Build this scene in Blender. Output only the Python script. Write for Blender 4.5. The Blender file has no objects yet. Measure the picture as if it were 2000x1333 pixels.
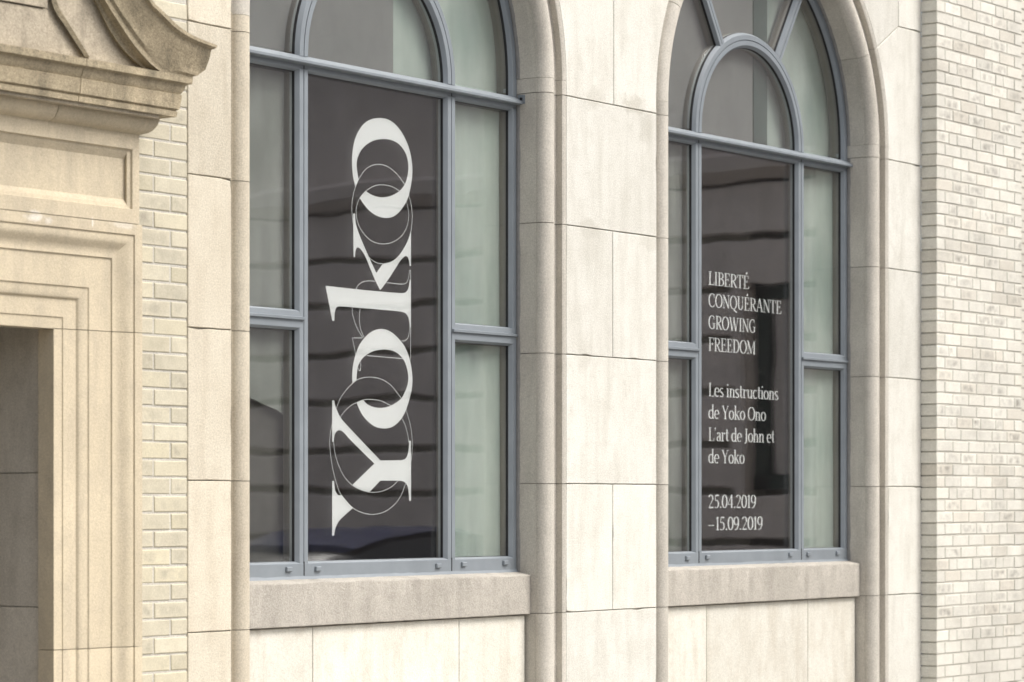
import bpy, bmesh, math, random
from mathutils import Vector, Matrix
from mathutils.geometry import tessellate_polygon
random.seed(11)
R = math.radians
scn = bpy.context.scene
col = scn.collection

# ------------------------------------------------------------------ camera, sky, sun, exposure
H = 1.65                                   # eye height above the pavement
F = 5700.0; A = R(54.25); sa, ca = math.sin(A), math.cos(A); Z0 = 14.4; YH = 980.0
CX, CY = -Z0 * sa, -Z0 * ca
cam_d = bpy.data.cameras.new('camera'); cam = bpy.data.objects.new('camera', cam_d); col.objects.link(cam)
cam_d.sensor_width = 36.0; cam_d.sensor_fit = 'HORIZONTAL'; cam_d.lens = F / 2000 * 36
cam_d.shift_y = (YH - 666.5) / 2000
cam_d.clip_start = 0.1; cam_d.clip_end = 3000
cam.location = (CX, CY, H); cam.rotation_euler = (R(90), 0, -A)
cam_d.dof.use_dof = True; cam_d.dof.focus_distance = 14.35; cam_d.dof.aperture_fstop = 3.2
scn.camera = cam
W = bpy.data.worlds.new('World'); scn.world = W; W.use_nodes = True
wn = W.node_tree.nodes; wl = W.node_tree.links
SUN_EL, SUN_AZ = R(50), R(22)              # the sun stands high over the street, a little to the right
bg = wn['Background']; bg.inputs['Strength'].default_value = 0.15
sky = wn.new('ShaderNodeTexSky'); sky.sky_type = 'NISHITA'; sky.sun_disc = False
sky.sun_elevation = SUN_EL; sky.sun_rotation = R(180) - SUN_AZ
sky.air_density = 1.0; sky.dust_density = 6.0; sky.ozone_density = 1.0
hs = wn.new('ShaderNodeHueSaturation'); hs.inputs['Saturation'].default_value = 0.45
wl.new(sky.outputs[0], hs.inputs['Color']); wl.new(hs.outputs[0], bg.inputs['Color'])
sd = bpy.data.lights.new('sun', 'SUN'); sun = bpy.data.objects.new('sun', sd); col.objects.link(sun)
sd.energy = 1.5; sd.angle = R(28); sd.color = (1.0, 0.975, 0.94)
sv = Vector((math.sin(SUN_AZ) * math.cos(SUN_EL), -math.cos(SUN_AZ) * math.cos(SUN_EL), math.sin(SUN_EL)))
sun.rotation_euler = sv.to_track_quat('Z', 'Y').to_euler(); sun.location = (0, -10, 20)
scn.view_settings.view_transform = 'Standard'; scn.view_settings.look = 'None'
scn.view_settings.exposure = 0.50; scn.view_settings.gamma = 1.0; scn.view_settings.use_curve_mapping = False
scn.render.engine = 'CYCLES'
scn.cycles.transparent_max_bounces = 16; scn.cycles.max_bounces = 8

# ------------------------------------------------------------------ helpers
def at(px, py, y=0.0):
    """pixel of the photograph -> (x, z) on the vertical plane at depth y"""
    k = (px - 1000) / F; rx = sa + ca * k; ry = ca - sa * k
    t = (y - CY) / ry
    return CX + t * rx, H + t * (YH - py) / F
def P(px, py, y=0.0):
    x, z = at(px, py, y); return Vector((x, y, z))
def mitre(px, py, s0, y0):
    """point of a moulding corner that projects equally sideways and forward by p"""
    lo, hi = -0.1, 0.6
    for _ in range(40):
        m = (lo + hi) / 2
        dx, dy = s0 + m - CX, y0 - m - CY
        Z = dx * sa + dy * ca; X = dx * ca - dy * sa
        if 1000 + F * X / Z < px: lo = m
        else: hi = m
    return lo, H + (YH - py) * Z / F
WL = {}
def put(o, loc, parent=None):
    col.objects.link(o); o.location = loc; WL[o.name] = Vector(loc)
    if parent:
        o.parent = parent; o.matrix_parent_inverse = Matrix.Translation(-WL[parent.name])
    return o
def thing(name, label, cat, loc, group=None):
    o = bpy.data.objects.new(name, None); o.empty_display_size = 0.2
    put(o, loc); tag(o, label, cat, group); return o
def tag(o, label=None, cat=None, group=None, kind=None):
    if label: o['label'] = label
    if cat: o['category'] = cat
    if group: o['group'] = group
    if kind: o['kind'] = kind
    return o
def mesh(name, vs, fs, mats, smooth=None, mi=None, fix=True):
    me = bpy.data.meshes.new(name)
    me.from_pydata([tuple(v) for v in vs], [], fs)
    for m in (mats if isinstance(mats, (list, tuple)) else [mats]): me.materials.append(m)
    if mi:
        for p, i in zip(me.polygons, mi): p.material_index = i
    if fix:
        bm = bmesh.new(); bm.from_mesh(me); bmesh.ops.recalc_face_normals(bm, faces=bm.faces); bm.to_mesh(me); bm.free()
    if smooth is not None:
        for p in me.polygons: p.use_smooth = True
        me.set_sharp_from_angle(angle=R(smooth))
    me.update(); return me
def obj(name, vs, fs, mats, parent=None, smooth=None, mi=None, kind=None, label=None, fix=True):
    vs = [Vector(v) for v in vs]
    lo = Vector((min(v.x for v in vs), min(v.y for v in vs), min(v.z for v in vs)))
    hi = Vector((max(v.x for v in vs), max(v.y for v in vs), max(v.z for v in vs)))
    c = (lo + hi) / 2
    o = bpy.data.objects.new(name, mesh(name, [v - c for v in vs], fs, mats, smooth, mi, fix))
    put(o, c, parent); tag(o, label, kind=kind); return o
class MB:
    def __init__(s): s.v, s.f, s.m = [], [], []
    def add(s, vs, fs, mi=0):
        n = len(s.v); s.v += [Vector(v) for v in vs]
        for f in fs: s.f.append([i + n for i in f]); s.m.append(mi)
        return s
    def box(s, x0, x1, y0, y1, z0, z1, mi=0):
        vs = [(x, y, z) for x in (x0, x1) for y in (y0, y1) for z in (z0, z1)]
        return s.add(vs, [(0, 1, 3, 2), (4, 6, 7, 5), (0, 4, 5, 1), (2, 3, 7, 6), (0, 2, 6, 4), (1, 5, 7, 3)], mi)
    def loft(s, rows, closed=True, caps=True, mi=0, mis=None):
        n = len(rows[0]); fs = []; ms = []
        for i in range(len(rows) - 1):
            for j in range(n if closed else n - 1):
                k = (j + 1) % n
                fs.append([i * n + j, i * n + k, (i + 1) * n + k, (i + 1) * n + j]); ms.append(mis[j] if mis else mi)
        b = len(s.v); s.v += [Vector(v) for r in rows for v in r]
        for f, m in zip(fs, ms): s.f.append([i + b for i in f]); s.m.append(m)
        if caps and closed:
            s.f.append([b + j for j in range(n)]); s.m.append(mi)
            s.f.append([b + (len(rows) - 1) * n + j for j in range(n)]); s.m.append(mi)
        return s
    def prism(s, poly, y0, y1, mi=0):
        n = len(poly)
        return s.loft([[(p[0], y0, p[1]) for p in poly], [(p[0], y1, p[1]) for p in poly]], mi=mi)
    def build(s, name, mats, parent=None, smooth=None, kind=None, label=None):
        return obj(name, s.v, s.f, mats, parent, smooth, s.m, kind, label)
def inset(poly, d):
    """shrink a polygon in the wall plane by d"""
    n = len(poly); D = d if isinstance(d, (list, tuple)) else [d] * n
    ar = sum(poly[i][0] * poly[(i + 1) % n][1] - poly[(i + 1) % n][0] * poly[i][1] for i in range(n))
    sg = 1 if ar > 0 else -1; out = []
    for i in range(n):
        a, b, c = Vector(poly[i - 1]), Vector(poly[i]), Vector(poly[(i + 1) % n])
        u = (b - a).normalized(); w = (c - b).normalized()
        n1 = Vector((-u.y, u.x)) * sg; n2 = Vector((-w.y, w.x)) * sg
        q = 1 + n1.dot(n2)
        out.append(tuple(b + (n1 + n2) * (D[i] / max(q, 0.25))))
    return out
def subdiv(poly, step=.06):
    out = []
    for i in range(len(poly)):
        a, b = Vector(poly[i]), Vector(poly[(i + 1) % len(poly)]); k = max(1, int((b - a).length / step))
        out += [tuple(a.lerp(b, j / k)) for j in range(k)]
    return out
def worn(n, base, rr):
    return [base + abs(rr.gauss(0, .0007)) + (rr.uniform(.003, .008) if rr.random() < .035 else 0) for _ in range(n)]
def arc(cx, cz, r, a0, a1, n):
    return [(cx + r * math.cos(R(a0 + (a1 - a0) * i / n)), cz + r * math.sin(R(a0 + (a1 - a0) * i / n))) for i in range(n + 1)]

# ------------------------------------------------------------------ materials
def lin(r, g, b):
    f = lambda c: (c / 255 / 12.92) if c <= 10 else ((c / 255 + 0.055) / 1.055) ** 2.4
    return (f(r), f(g), f(b), 1)
class NT:
    def __init__(s, name):
        s.m = bpy.data.materials.new(name); s.m.use_nodes = True
        s.t = s.m.node_tree; s.p = s.t.nodes['Principled BSDF']; s.out = s.t.nodes['Material Output']
    def n(s, typ, **kw):
        o = s.t.nodes.new(typ)
        for k, v in kw.items():
            if k in o.inputs: s.set(o.inputs[k], v)
            else: setattr(o, k, v)
        return o
    def set(s, i, v):
        if isinstance(v, bpy.types.NodeSocket): s.t.links.new(v, i)
        else: i.default_value = v
    def math(s, op, a, b=0.5, clamp=False):
        o = s.t.nodes.new('ShaderNodeMath'); o.operation = op; o.use_clamp = clamp
        s.set(o.inputs[0], a); s.set(o.inputs[1], b); return o.outputs[0]
    def mix(s, f, a, b, mode='MIX'):
        o = s.t.nodes.new('ShaderNodeMix'); o.data_type = 'RGBA'; o.blend_type = mode
        s.set(o.inputs['Factor'], f); s.set(o.inputs[6], a); s.set(o.inputs[7], b); return o.outputs[2]
    def pos(s, sx=1, sy=1, sz=1, off=None):
        g = s.n('ShaderNodeNewGeometry').outputs['Position']
        m = s.n('ShaderNodeMapping'); s.set(m.inputs['Vector'], g); m.inputs['Scale'].default_value = (sx, sy, sz)
        if off is not None: s.set(m.inputs['Location'], off)
        return m.outputs[0]
    def noise(s, vec, scale, detail=4, rough=0.55):
        o = s.n('ShaderNodeTexNoise'); s.set(o.inputs['Vector'], vec)
        o.inputs['Scale'].default_value = scale; o.inputs['Detail'].default_value = detail; o.inputs['Roughness'].default_value = rough
        return o.outputs['Fac']
    def ramp(s, f, a, b):
        o = s.n('ShaderNodeMapRange'); o.clamp = True; s.set(o.inputs['Value'], f)
        o.inputs['From Min'].default_value = a; o.inputs['From Max'].default_value = b; return o.outputs[0]
    def rnd(s): return s.n('ShaderNodeObjectInfo').outputs['Random']
    def scale(s, c, f):
        o = s.n('ShaderNodeVectorMath'); o.operation = 'SCALE'; s.set(o.inputs[0], c[:3] if isinstance(c, tuple) else c); s.set(o.inputs['Scale'], f); return o.outputs[0]
    def bump(s, h, strength, dist):
        o = s.n('ShaderNodeBump'); o.inputs['Strength'].default_value = strength; o.inputs['Distance'].default_value = dist
        s.set(o.inputs['Height'], h); s.set(s.p.inputs['Normal'], o.outputs[0])
def stone(name, c1, c2, stain, st_amt=0.5, speck=0.12, streak=0.5, var=0.1, rough=0.85, bump=0.5, spots=(), spotcol=None):
    t = NT(name); r = t.rnd()
    off = t.n('ShaderNodeCombineXYZ'); t.set(off.inputs[0], t.math('MULTIPLY', r, 17.0)); t.set(off.inputs[2], t.math('MULTIPLY', r, 31.0))
    p = t.pos(off=off.outputs[0]); ps = t.pos(4, 4, 0.7, off.outputs[0])
    big = t.noise(p, 1.6, 5, 0.6); mid = t.noise(p, 9, 5, 0.65); fine = t.noise(p, 115, 3, 0.7); fine2 = t.noise(p, 260, 2, 0.7)
    stk = t.noise(ps, 3.0, 5, 0.6)
    c = t.mix(t.ramp(big, 0.35, 0.68), c1, c2)
    m1 = t.math('MULTIPLY', t.ramp(mid, 0.5, 0.78), st_amt)
    m2 = t.math('MULTIPLY', t.ramp(stk, 0.47, 0.72), streak)
    c = t.mix(m1, c, stain); c = t.mix(m2, c, stain)
    if spots:
        sep = t.n('ShaderNodeSeparateXYZ'); t.set(sep.inputs[0], t.pos()); wob = t.math('MULTIPLY', t.math('SUBTRACT', mid, 0.5), 3.2); tot = 0.0
        for x_, z_, ax, az, k_ in spots:
            dx = t.math('DIVIDE', t.math('SUBTRACT', sep.outputs[0], x_), ax); dz = t.math('DIVIDE', t.math('SUBTRACT', sep.outputs[2], z_), az)
            d_ = t.math('ADD', t.math('SQRT', t.math('ADD', t.math('MULTIPLY', dx, dx), t.math('MULTIPLY', dz, dz))), wob)
            tot = t.math('MAXIMUM', tot, t.math('MULTIPLY', t.ramp(d_, 1.05, 0.55), k_))
        c = t.mix(tot, c, spotcol or stain)
    sp = t.math('ADD', t.math('MULTIPLY', t.math('SUBTRACT', fine, 0.5), speck * 3.2), t.math('MULTIPLY', t.math('SUBTRACT', fine2, 0.5), speck * 2.6))
    bri = t.math('ADD', 1.0 - var / 2, t.math('ADD', t.math('MULTIPLY', r, var), sp))
    c = t.scale(c, bri)
    t.set(t.p.inputs['Base Color'], c); t.p.inputs['Roughness'].default_value = rough
    t.p.inputs['Specular IOR Level'].default_value = 0.25
    t.bump(t.math('ADD', t.math('MULTIPLY', fine, 0.7), t.math('ADD', t.math('MULTIPLY', mid, 0.6), t.math('MULTIPLY', fine2, 0.4))), bump, 0.006)
    return t.m
def brickmat(name, c1, c2, smudge, amt, warm):
    t = NT(name); r = t.rnd()
    w = t.n('ShaderNodeTexWhiteNoise', noise_dimensions='1D'); t.set(w.inputs['W'], t.math('MULTIPLY', r, 91.7)); r2 = w.outputs['Value']
    w3 = t.n('ShaderNodeTexWhiteNoise', noise_dimensions='1D'); t.set(w3.inputs['W'], t.math('MULTIPLY', r, 37.3)); r3 = w3.outputs['Value']
    off = t.n('ShaderNodeCombineXYZ'); t.set(off.inputs[0], t.math('MULTIPLY', r, 23.0)); t.set(off.inputs[1], t.math('MULTIPLY', r2, 19.0))
    p = t.pos(off=off.outputs[0])
    n1 = t.noise(p, 14, 4, 0.6); n2 = t.noise(p, 130, 3, 0.7); n3 = t.noise(p, 19, 3, 0.5)
    g = t.n('ShaderNodeTexCoord').outputs['Generated']
    sx = t.n('ShaderNodeSeparateXYZ'); t.set(sx.inputs[0], g)
    ex = t.math('MULTIPLY', t.math('SUBTRACT', 0.5, t.math('ABSOLUTE', t.math('SUBTRACT', sx.outputs[0], 0.5))), 2.0)
    ez = t.math('MULTIPLY', t.math('SUBTRACT', 0.5, t.math('ABSOLUTE', t.math('SUBTRACT', sx.outputs[2], 0.5))), 2.0)
    core = t.math('MULTIPLY', t.ramp(ex, 0.08, 0.5), t.ramp(ez, 0.1, 0.6))
    sm = t.math('MULTIPLY', t.math('MULTIPLY', core, t.ramp(n3, 0.38, 0.72)), t.math('MULTIPLY', t.ramp(r2, 0.45, 0.95), amt))
    c = t.mix(t.ramp(n1, 0.3, 0.7), c1, c2)
    c = t.mix(t.math('MULTIPLY', t.ramp(r3, 0.6, 1.0), 0.5), c, warm)
    c = t.mix(sm, c, smudge)
    big = t.noise(t.pos(), 1.7, 5, .65); c = t.mix(t.math('MULTIPLY', t.ramp(big, .48, .70), .32), c, smudge)
    bri = t.math('ADD', 0.89, t.math('ADD', t.math('MULTIPLY', r, 0.17), t.math('MULTIPLY', t.math('SUBTRACT', n2, 0.5), 0.5)))
    t.set(t.p.inputs['Base Color'], t.scale(c, bri)); t.p.inputs['Roughness'].default_value = 0.7
    t.p.inputs['Specular IOR Level'].default_value = 0.3
    t.bump(t.math('ADD', n2, n3), 0.35, 0.004)
    return t.m
def plain(name, c, rough=0.6, metal=0.0, noise=0.08, sc=20.0, spec=0.5, bump=0.0):
    t = NT(name); p = t.pos(); n = t.noise(p, sc, 4, 0.6)
    b = t.math('ADD', 1.0 - noise, t.math('MULTIPLY', n, noise * 2))
    t.set(t.p.inputs['Base Color'], t.scale(c, b))
    t.p.inputs['Roughness'].default_value = rough; t.p.inputs['Metallic'].default_value = metal; t.p.inputs['Specular IOR Level'].default_value = spec
    if bump: t.bump(n, bump, 0.005)
    return t.m
M = {}
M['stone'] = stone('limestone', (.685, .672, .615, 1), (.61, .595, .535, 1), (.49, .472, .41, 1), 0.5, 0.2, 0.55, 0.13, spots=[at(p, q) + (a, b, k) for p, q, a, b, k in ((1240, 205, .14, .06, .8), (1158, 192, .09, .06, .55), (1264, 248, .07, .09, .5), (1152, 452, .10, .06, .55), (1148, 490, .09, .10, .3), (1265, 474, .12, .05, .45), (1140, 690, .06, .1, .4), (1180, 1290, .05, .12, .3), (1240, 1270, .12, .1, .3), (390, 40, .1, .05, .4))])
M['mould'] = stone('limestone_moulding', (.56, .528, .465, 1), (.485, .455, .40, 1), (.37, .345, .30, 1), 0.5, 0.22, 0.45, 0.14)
M['stonew'] = stone('warm_limestone', (.60, .555, .455, 1), (.53, .48, .385, 1), (.45, .395, .305, 1), 0.5, 0.24, 0.6, 0.14)
M['mouldw'] = stone('warm_limestone_moulding', (.56, .51, .41, 1), (.485, .43, .34, 1), (.39, .34, .265, 1), 0.5, 0.24, 0.5, 0.14)
M['sill'] = stone('sill_stone', (.45, .42, .37, 1), (.39, .365, .32, 1), (.29, .27, .235, 1), 0.6, 0.24, 0.6, 0.05, bump=0.8)
M['portal'] = stone('doorway_stone', (.56, .485, .355, 1), (.485, .42, .305, 1), (.385, .335, .255, 1), 0.6, 0.17, 0.6, 0.18, spots=[at(p, q, -.12) + (a, b, k) for p, q, a, b, k in ((70, 424, .06, .02, .55), (95, 432, .03, .02, .4), (181, 437, .008, .025, .6), (240, 440, .09, .015, .3))], spotcol=(.75, .73, .68, 1))
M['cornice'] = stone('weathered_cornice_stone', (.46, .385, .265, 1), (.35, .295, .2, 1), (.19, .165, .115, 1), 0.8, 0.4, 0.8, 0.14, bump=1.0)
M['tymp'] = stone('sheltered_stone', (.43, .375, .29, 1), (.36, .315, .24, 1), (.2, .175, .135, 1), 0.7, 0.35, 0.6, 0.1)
M['panel'] = stone('panel_stone', (.67, .65, .58, 1), (.60, .58, .51, 1), (.50, .455, .375, 1), 0.55, 0.16, 0.6, 0.12)
M['porch'] = stone('porch_stone', (.56, .52, .445, 1), (.48, .445, .38, 1), (.34, .31, .26, 1), 0.5, 0.24, 0.5, 0.1)
M['wing'] = stone('wing_stone', (.70, .625, .585, 1), (.60, .535, .50, 1), (.45, .40, .36, 1), 0.4, 0.1, 0.4, 0.08)
M['mortar'] = stone('mortar', (.55, .53, .475, 1), (.48, .46, .41, 1), (.34, .32, .28, 1), 0.5, 0.25, 0.4, 0.0)
M['joint'] = stone('stone_joint', (.36, .34, .295, 1), (.29, .27, .235, 1), (.17, .16, .14, 1), 0.5, 0.15, 0.3, 0.0)
M['brickL'] = brickmat('buff_brick', (.57, .53, .415, 1), (.495, .455, .35, 1), (.31, .285, .23, 1), 0.8, (.57, .515, .36, 1))
M['brickR'] = brickmat('pale_brick', (.745, .725, .65, 1), (.67, .65, .575, 1), (.28, .265, .23, 1), 1.0, (.64, .585, .49, 1))
M['frame'] = plain('grey_blue_paint', (.205, .23, .252, 1), 0.5, 0.0, 0.2, 7.0)
M['brown'] = plain('brown_inner_frame', (.22, .20, .17, 1), 0.7)
M['gasket'] = plain('black_rubber', (.012, .012, .014, 1), 0.6)
M['spacer'] = plain('glazing_spacer', (.36, .385, .375, 1), 0.5)
M['caulk'] = plain('grey_sealant', (.24, .235, .225, 1), 0.8, 0, 0.25, 40)
M['black'] = plain('dark_film', (.009, .0075, .008, 1), 0.7, 0, 0.05, 5, 0.2)
M['white'] = plain('white_vinyl', (.86, .87, .87, 1), 0.6, 0, 0.02, 5, 0.2)
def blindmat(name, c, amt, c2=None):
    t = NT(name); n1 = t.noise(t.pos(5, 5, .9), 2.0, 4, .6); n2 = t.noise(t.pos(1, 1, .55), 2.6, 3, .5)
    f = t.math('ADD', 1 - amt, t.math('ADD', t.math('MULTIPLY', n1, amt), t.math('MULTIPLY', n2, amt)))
    cc = t.mix(t.ramp(n2, .46, .70), tuple(c) + (1,), tuple(c2 or c) + (1,))  # patches of the second tone paint soft pane reflections onto the blind
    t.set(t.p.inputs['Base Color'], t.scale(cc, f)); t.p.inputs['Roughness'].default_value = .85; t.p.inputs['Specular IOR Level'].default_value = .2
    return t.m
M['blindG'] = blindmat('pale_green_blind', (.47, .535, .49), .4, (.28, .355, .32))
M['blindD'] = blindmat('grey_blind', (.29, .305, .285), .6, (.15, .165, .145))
M['blindA'] = blindmat('warm_grey_blind', (.235, .238, .232), .25, (.20, .205, .20))
M['boardD'] = blindmat('dark_board', (.085, .083, .076), .8)  # dark colour in place of the shade inside the room
M['strip'] = plain('dark_teal_post', (.07, .10, .092, 1), 0.8)
M['inner'] = plain('interior_plaster', (.1, .1, .09, 1), 0.9)
M['asphalt'] = plain('asphalt', (.06, .06, .062, 1), 0.9, 0, 0.3, 40, 0.3, 0.4)
M['paving'] = plain('concrete_paving', (.36, .345, .32, 1), 0.9, 0, 0.2, 12, 0.3, 0.3)
M['door'] = plain('dark_oak', (.05, .035, .022, 1), 0.5, 0, 0.4, 30)
M['green'] = plain('dark_green_paint', (.012, .03, .022, 1), 0.5)
M['carpaint'] = plain('dark_blue_car_paint', (.032, .04, .10, 1), 0.2, 0.0, 0.02)
M['carglass'] = plain('car_glass', (.02, .022, .025, 1), 0.2, 0, .02, 20, .35)
M['tyre'] = plain('tyre_rubber', (.02, .02, .02, 1), 0.85)
M['rim'] = plain('alloy', (.45, .45, .46, 1), 0.35, 0.9)
M['lamp'] = plain('lamp_lens', (.7, .7, .7, 1), 0.15)
M['lampR'] = plain('tail_lamp_lens', (.25, .01, .01, 1), 0.2)
def glassmat():
    t = NT('window_glass'); t.t.nodes.remove(t.p)
    g = t.n('ShaderNodeNewGeometry'); d = t.n('ShaderNodeVectorMath', operation='DOT_PRODUCT')
    t.set(d.inputs[0], g.outputs['Incoming']); t.set(d.inputs[1], g.outputs['Normal'])
    c = t.math('SUBTRACT', 1.0, t.math('ABSOLUTE', d.outputs['Value']))
    f = t.math('ADD', 0.088, t.math('MULTIPLY', t.math('POWER', c, 5.0), 0.95), True)
    tr = t.n('ShaderNodeBsdfTransparent'); tr.inputs['Color'].default_value = (.985, .989, .986, 1)
    gl = t.n('ShaderNodeBsdfGlossy'); gl.inputs['Roughness'].default_value = 0.015; gl.inputs['Color'].default_value = (1, 1, 1, 1)
    w = t.noise(t.pos(), 1.3, 2); b = t.n('ShaderNodeBump'); b.inputs['Strength'].default_value = 0.16; b.inputs['Distance'].default_value = 0.01
    t.set(b.inputs['Height'], w); t.set(gl.inputs['Normal'], b.outputs[0])
    m = t.n('ShaderNodeMixShader'); t.set(m.inputs[0], f); t.set(m.inputs[1], tr.outputs[0]); t.set(m.inputs[2], gl.outputs[0])
    t.set(t.out.inputs['Surface'], m.outputs[0]); return t.m
M['glass'] = glassmat()

# ------------------------------------------------------------------ ground
def sheet(name, x0, x1, y0, y1, z, m, th=0.0):
    b = MB()
    if th: b.box(x0, x1, y0, y1, z - th, z)
    else: b.add([(x0, y0, z), (x1, y0, z), (x1, y1, z), (x0, y1, z)], [(0, 1, 2, 3)])
    return tag(b.build(name, m), kind='structure')
sheet('ground', -600, 600, -600, 600, -0.16, M['asphalt'])
sheet('pavement', -30, 10.4, -3.2, -0.02, 0.0, M['paving'], 0.15)

# ------------------------------------------------------------------ the stone front with its two arches
C1, C2, WD = -0.824, 2.576, 1.26
SPR = H + 2.13; SL, SR = -2.371, 4.297
LV = [H - 1.70, H - 0.562, H + 0.09, H + 0.746, H + 1.402, H + 2.056]
GL_ = WD + 0.003
GR = WD + 0.034                             # the groove beside the bead
TOPZ = 5.6; XW = 10.5
front = thing('stone_front', 'pale limestone wall of large blocks around the two tall arched windows', 'wall', (1.0, 0.1, 0))
YB = 0.22
polys = []
def rect(x0, x1, z0, z1): return [(x0, z0), (x1, z0), (x1, z1), (x0, z1)]
for i in range(5):
    polys.append(rect(SL, C1 - GL_, LV[i], LV[i + 1]))
    xm = at(1197, 600)[0]
    if i in (1, 3):
        polys.append(rect(C1 + GR, xm, LV[i], LV[i + 1])); polys.append(rect(xm, C2 - GL_, LV[i], LV[i + 1]))
    else: polys.append(rect(C1 + GR, C2 - GL_, LV[i], LV[i + 1]))
    polys.append(rect(C2 + GR, SR, LV[i], LV[i + 1]))
zt = LV[5]; z2 = H + 2.87
def arcto(c, a0, a1, n=14): return arc(c, SPR, GL_ if max(a0, a1) > 90 else GR, a0, a1, n)
# above the springing: left flank, pier head (two stones), right flank split by a radial joint
polys.append([(SL, zt), (C1 - GL_, zt)] + arcto(C1, 180, 125) + [(C1 - GL_ * 0.9, SPR + 1.45), (SL, SPR + 1.45)])
xm = at(1199, 100)[0]
zc = SPR + math.sqrt(GR ** 2 - (xm - C1 - 0.02) ** 2) if abs(xm - C1 - 0.02) < GR else SPR
polys.append([(C1 + GR, zt), (xm, zt), (xm, SPR + 1.3)] + [(C1 + GR * math.cos(R(70)), SPR + 1.3)] + arcto(C1, 70, 0))
polys.append([(xm, zt), (C2 - GL_, zt)] + arcto(C2, 180, 110) + [(C2 + GR * math.cos(R(110)), SPR + 1.3), (xm, SPR + 1.3)])
ja = math.degrees(math.atan2(2.708 - 2.13, 1.149)); jx, jz = at(1755, 52)
polys.append([(C2 + GR, zt), (SR, zt), (SR, jz)] + [(jx, jz)] + list(reversed(arcto(C2, 0, ja, 10))))
polys.append([(jx, jz), (SR, jz), (SR, jz + 1.0), (jx, jz + 1.0)])
polys.append(list(reversed(arcto(C2, ja, 70, 14)))[::-1] + [(C2 + GR * math.cos(R(70)), jz + 1.0), (jx, jz + 1.0), (jx, jz)])
core = MB()
for q in polys:
    core.prism(q, 0.013, YB)
    dy = random.uniform(0.0, 0.0012); rr0 = random.Random(len(core.v)); q = subdiv(q); n = len(q); wn_ = worn(n, 0.0017, rr0)
    a = inset(q, wn_); b = inset(q, [w + .0028 for w in wn_])
    mb = MB()
    rows = [[(p[0], YB - 0.02, p[1]) for p in a], [(p[0], 0.003 + dy, p[1]) for p in a], [(p[0], dy, p[1]) for p in b]]
    mb.loft(rows, caps=False); mb.f.append([2 * n + i for i in range(n)]); mb.m.append(0)
    mb.build('stone_block', M['stonew'] if q[0][0] < -2.2 else M['stone'], front)
# wall above, out of the picture
core.box(SL, SR, 0.02, 0.5, SPR + 1.31, TOPZ)
core.build('joint_core', M['joint'], front)

# moulded jambs and arch rings: bead, step, hollow, big roll, reveal
RC, RQ, RR = 0.092, 0.055, 0.056
def prof(e=0.0, plain_edge=False):
    pts = [(-0.004 - e, 0.012), (-0.004 - e, 0.002 + e), (-0.003 - e, 0.0005 + e)] if plain_edge else [(-0.031 - e, 0.012), (-0.031 - e, 0.001 + e), (-0.028, -0.002 + e), (-0.006 - e, -0.002 + e)]
    pts += [(0.0 - e, 0.002 + e), (0.0 - e, 0.037 + e), (0.034 - e, 0.039 + e)]
    r = RR - e
    for i in range(15):
        a = R(162 - i * 162 / 14); pts.append((RC + r * math.cos(a), RQ - r * math.sin(a)))
    return pts
TE = RC + RR
def station(kind, c, v, pts, side=1):
    """kind 'j': jamb at height v on a side; 'a': arch at angle v"""
    if kind == 'j': return [(c + side * (WD - t), y, v) for t, y in pts]
    return [(c + (WD - t) * math.cos(R(v)), y, SPR + (WD - t) * math.sin(R(v))) for t, y in pts]
def mould_piece(name, c, kind, v0, v1, pts, mat, parent, side=1, gap=0.0019, n=1):
    if kind == 'j': g = gap; vs = [v0 + g, v1 - g]
    else:
        g = math.degrees(gap / WD); vs = [v0 + g + (v1 - v0 - 2 * g) * i / n for i in range(n + 1)]
    mb = MB(); mb.loft([station(kind, c, v, pts, side) for v in vs])
    return mb.build(name, mat, parent, smooth=35)
back = [(TE - 0.006, RQ + 0.02), (TE - 0.006, 0.2), (-0.030, 0.2)]
mp = prof() + back; mpl = prof(0.0, True) + back[:-1] + [(-0.004, 0.2)]
cp = prof(0.005) + [(TE - 0.005, 0.21), (-0.036, 0.21)]
rp = [(TE + 0.0012, RQ + 0.004), (TE + 0.0012, 0.215), (TE - 0.05, 0.215), (TE - 0.05, RQ + 0.004)]
for c in (C1, C2):
    for sd_ in (-1, 1):
        cp = prof(0.005, sd_ < 0) + [(TE - 0.005, 0.21), (-0.036 if sd_ > 0 else -0.009, 0.21)]
        for i in range(5):
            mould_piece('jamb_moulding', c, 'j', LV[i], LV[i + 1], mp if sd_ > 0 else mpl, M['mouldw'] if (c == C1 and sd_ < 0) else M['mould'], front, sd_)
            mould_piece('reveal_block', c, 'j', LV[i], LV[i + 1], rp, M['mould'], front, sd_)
        mould_piece('joint_core', c, 'j', LV[0], SPR, cp, M['joint'], front, sd_, 0)
        z0 = LV[5]
        mould_piece('jamb_moulding', c, 'j', z0, SPR + 0.0019, mp if sd_ > 0 else mpl, M['mouldw'] if (c == C1 and sd_ < 0) else M['mould'], front, sd_)
        mould_piece('reveal_block', c, 'j', z0, SPR + 0.0019, rp, M['mould'], front, sd_)
    av = [0, ja, 62, 90, 118, 180 - ja, 180]
    for i in range(6):
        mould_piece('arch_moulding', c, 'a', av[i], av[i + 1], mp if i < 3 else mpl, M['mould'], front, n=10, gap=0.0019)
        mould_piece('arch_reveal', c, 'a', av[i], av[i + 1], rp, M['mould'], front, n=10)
    for a0_, a1_, pl_ in ((0, 90, False), (90, 180, True)):
        cq = prof(0.005, pl_) + [(TE - 0.005, 0.21), (-0.009 if pl_ else -0.036, 0.21)]
        mb = MB(); mb.loft([station('a', c, a0_ + i * 5, cq) for i in range(19)]); mb.build('joint_core', M['joint'], front, smooth=35)

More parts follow.
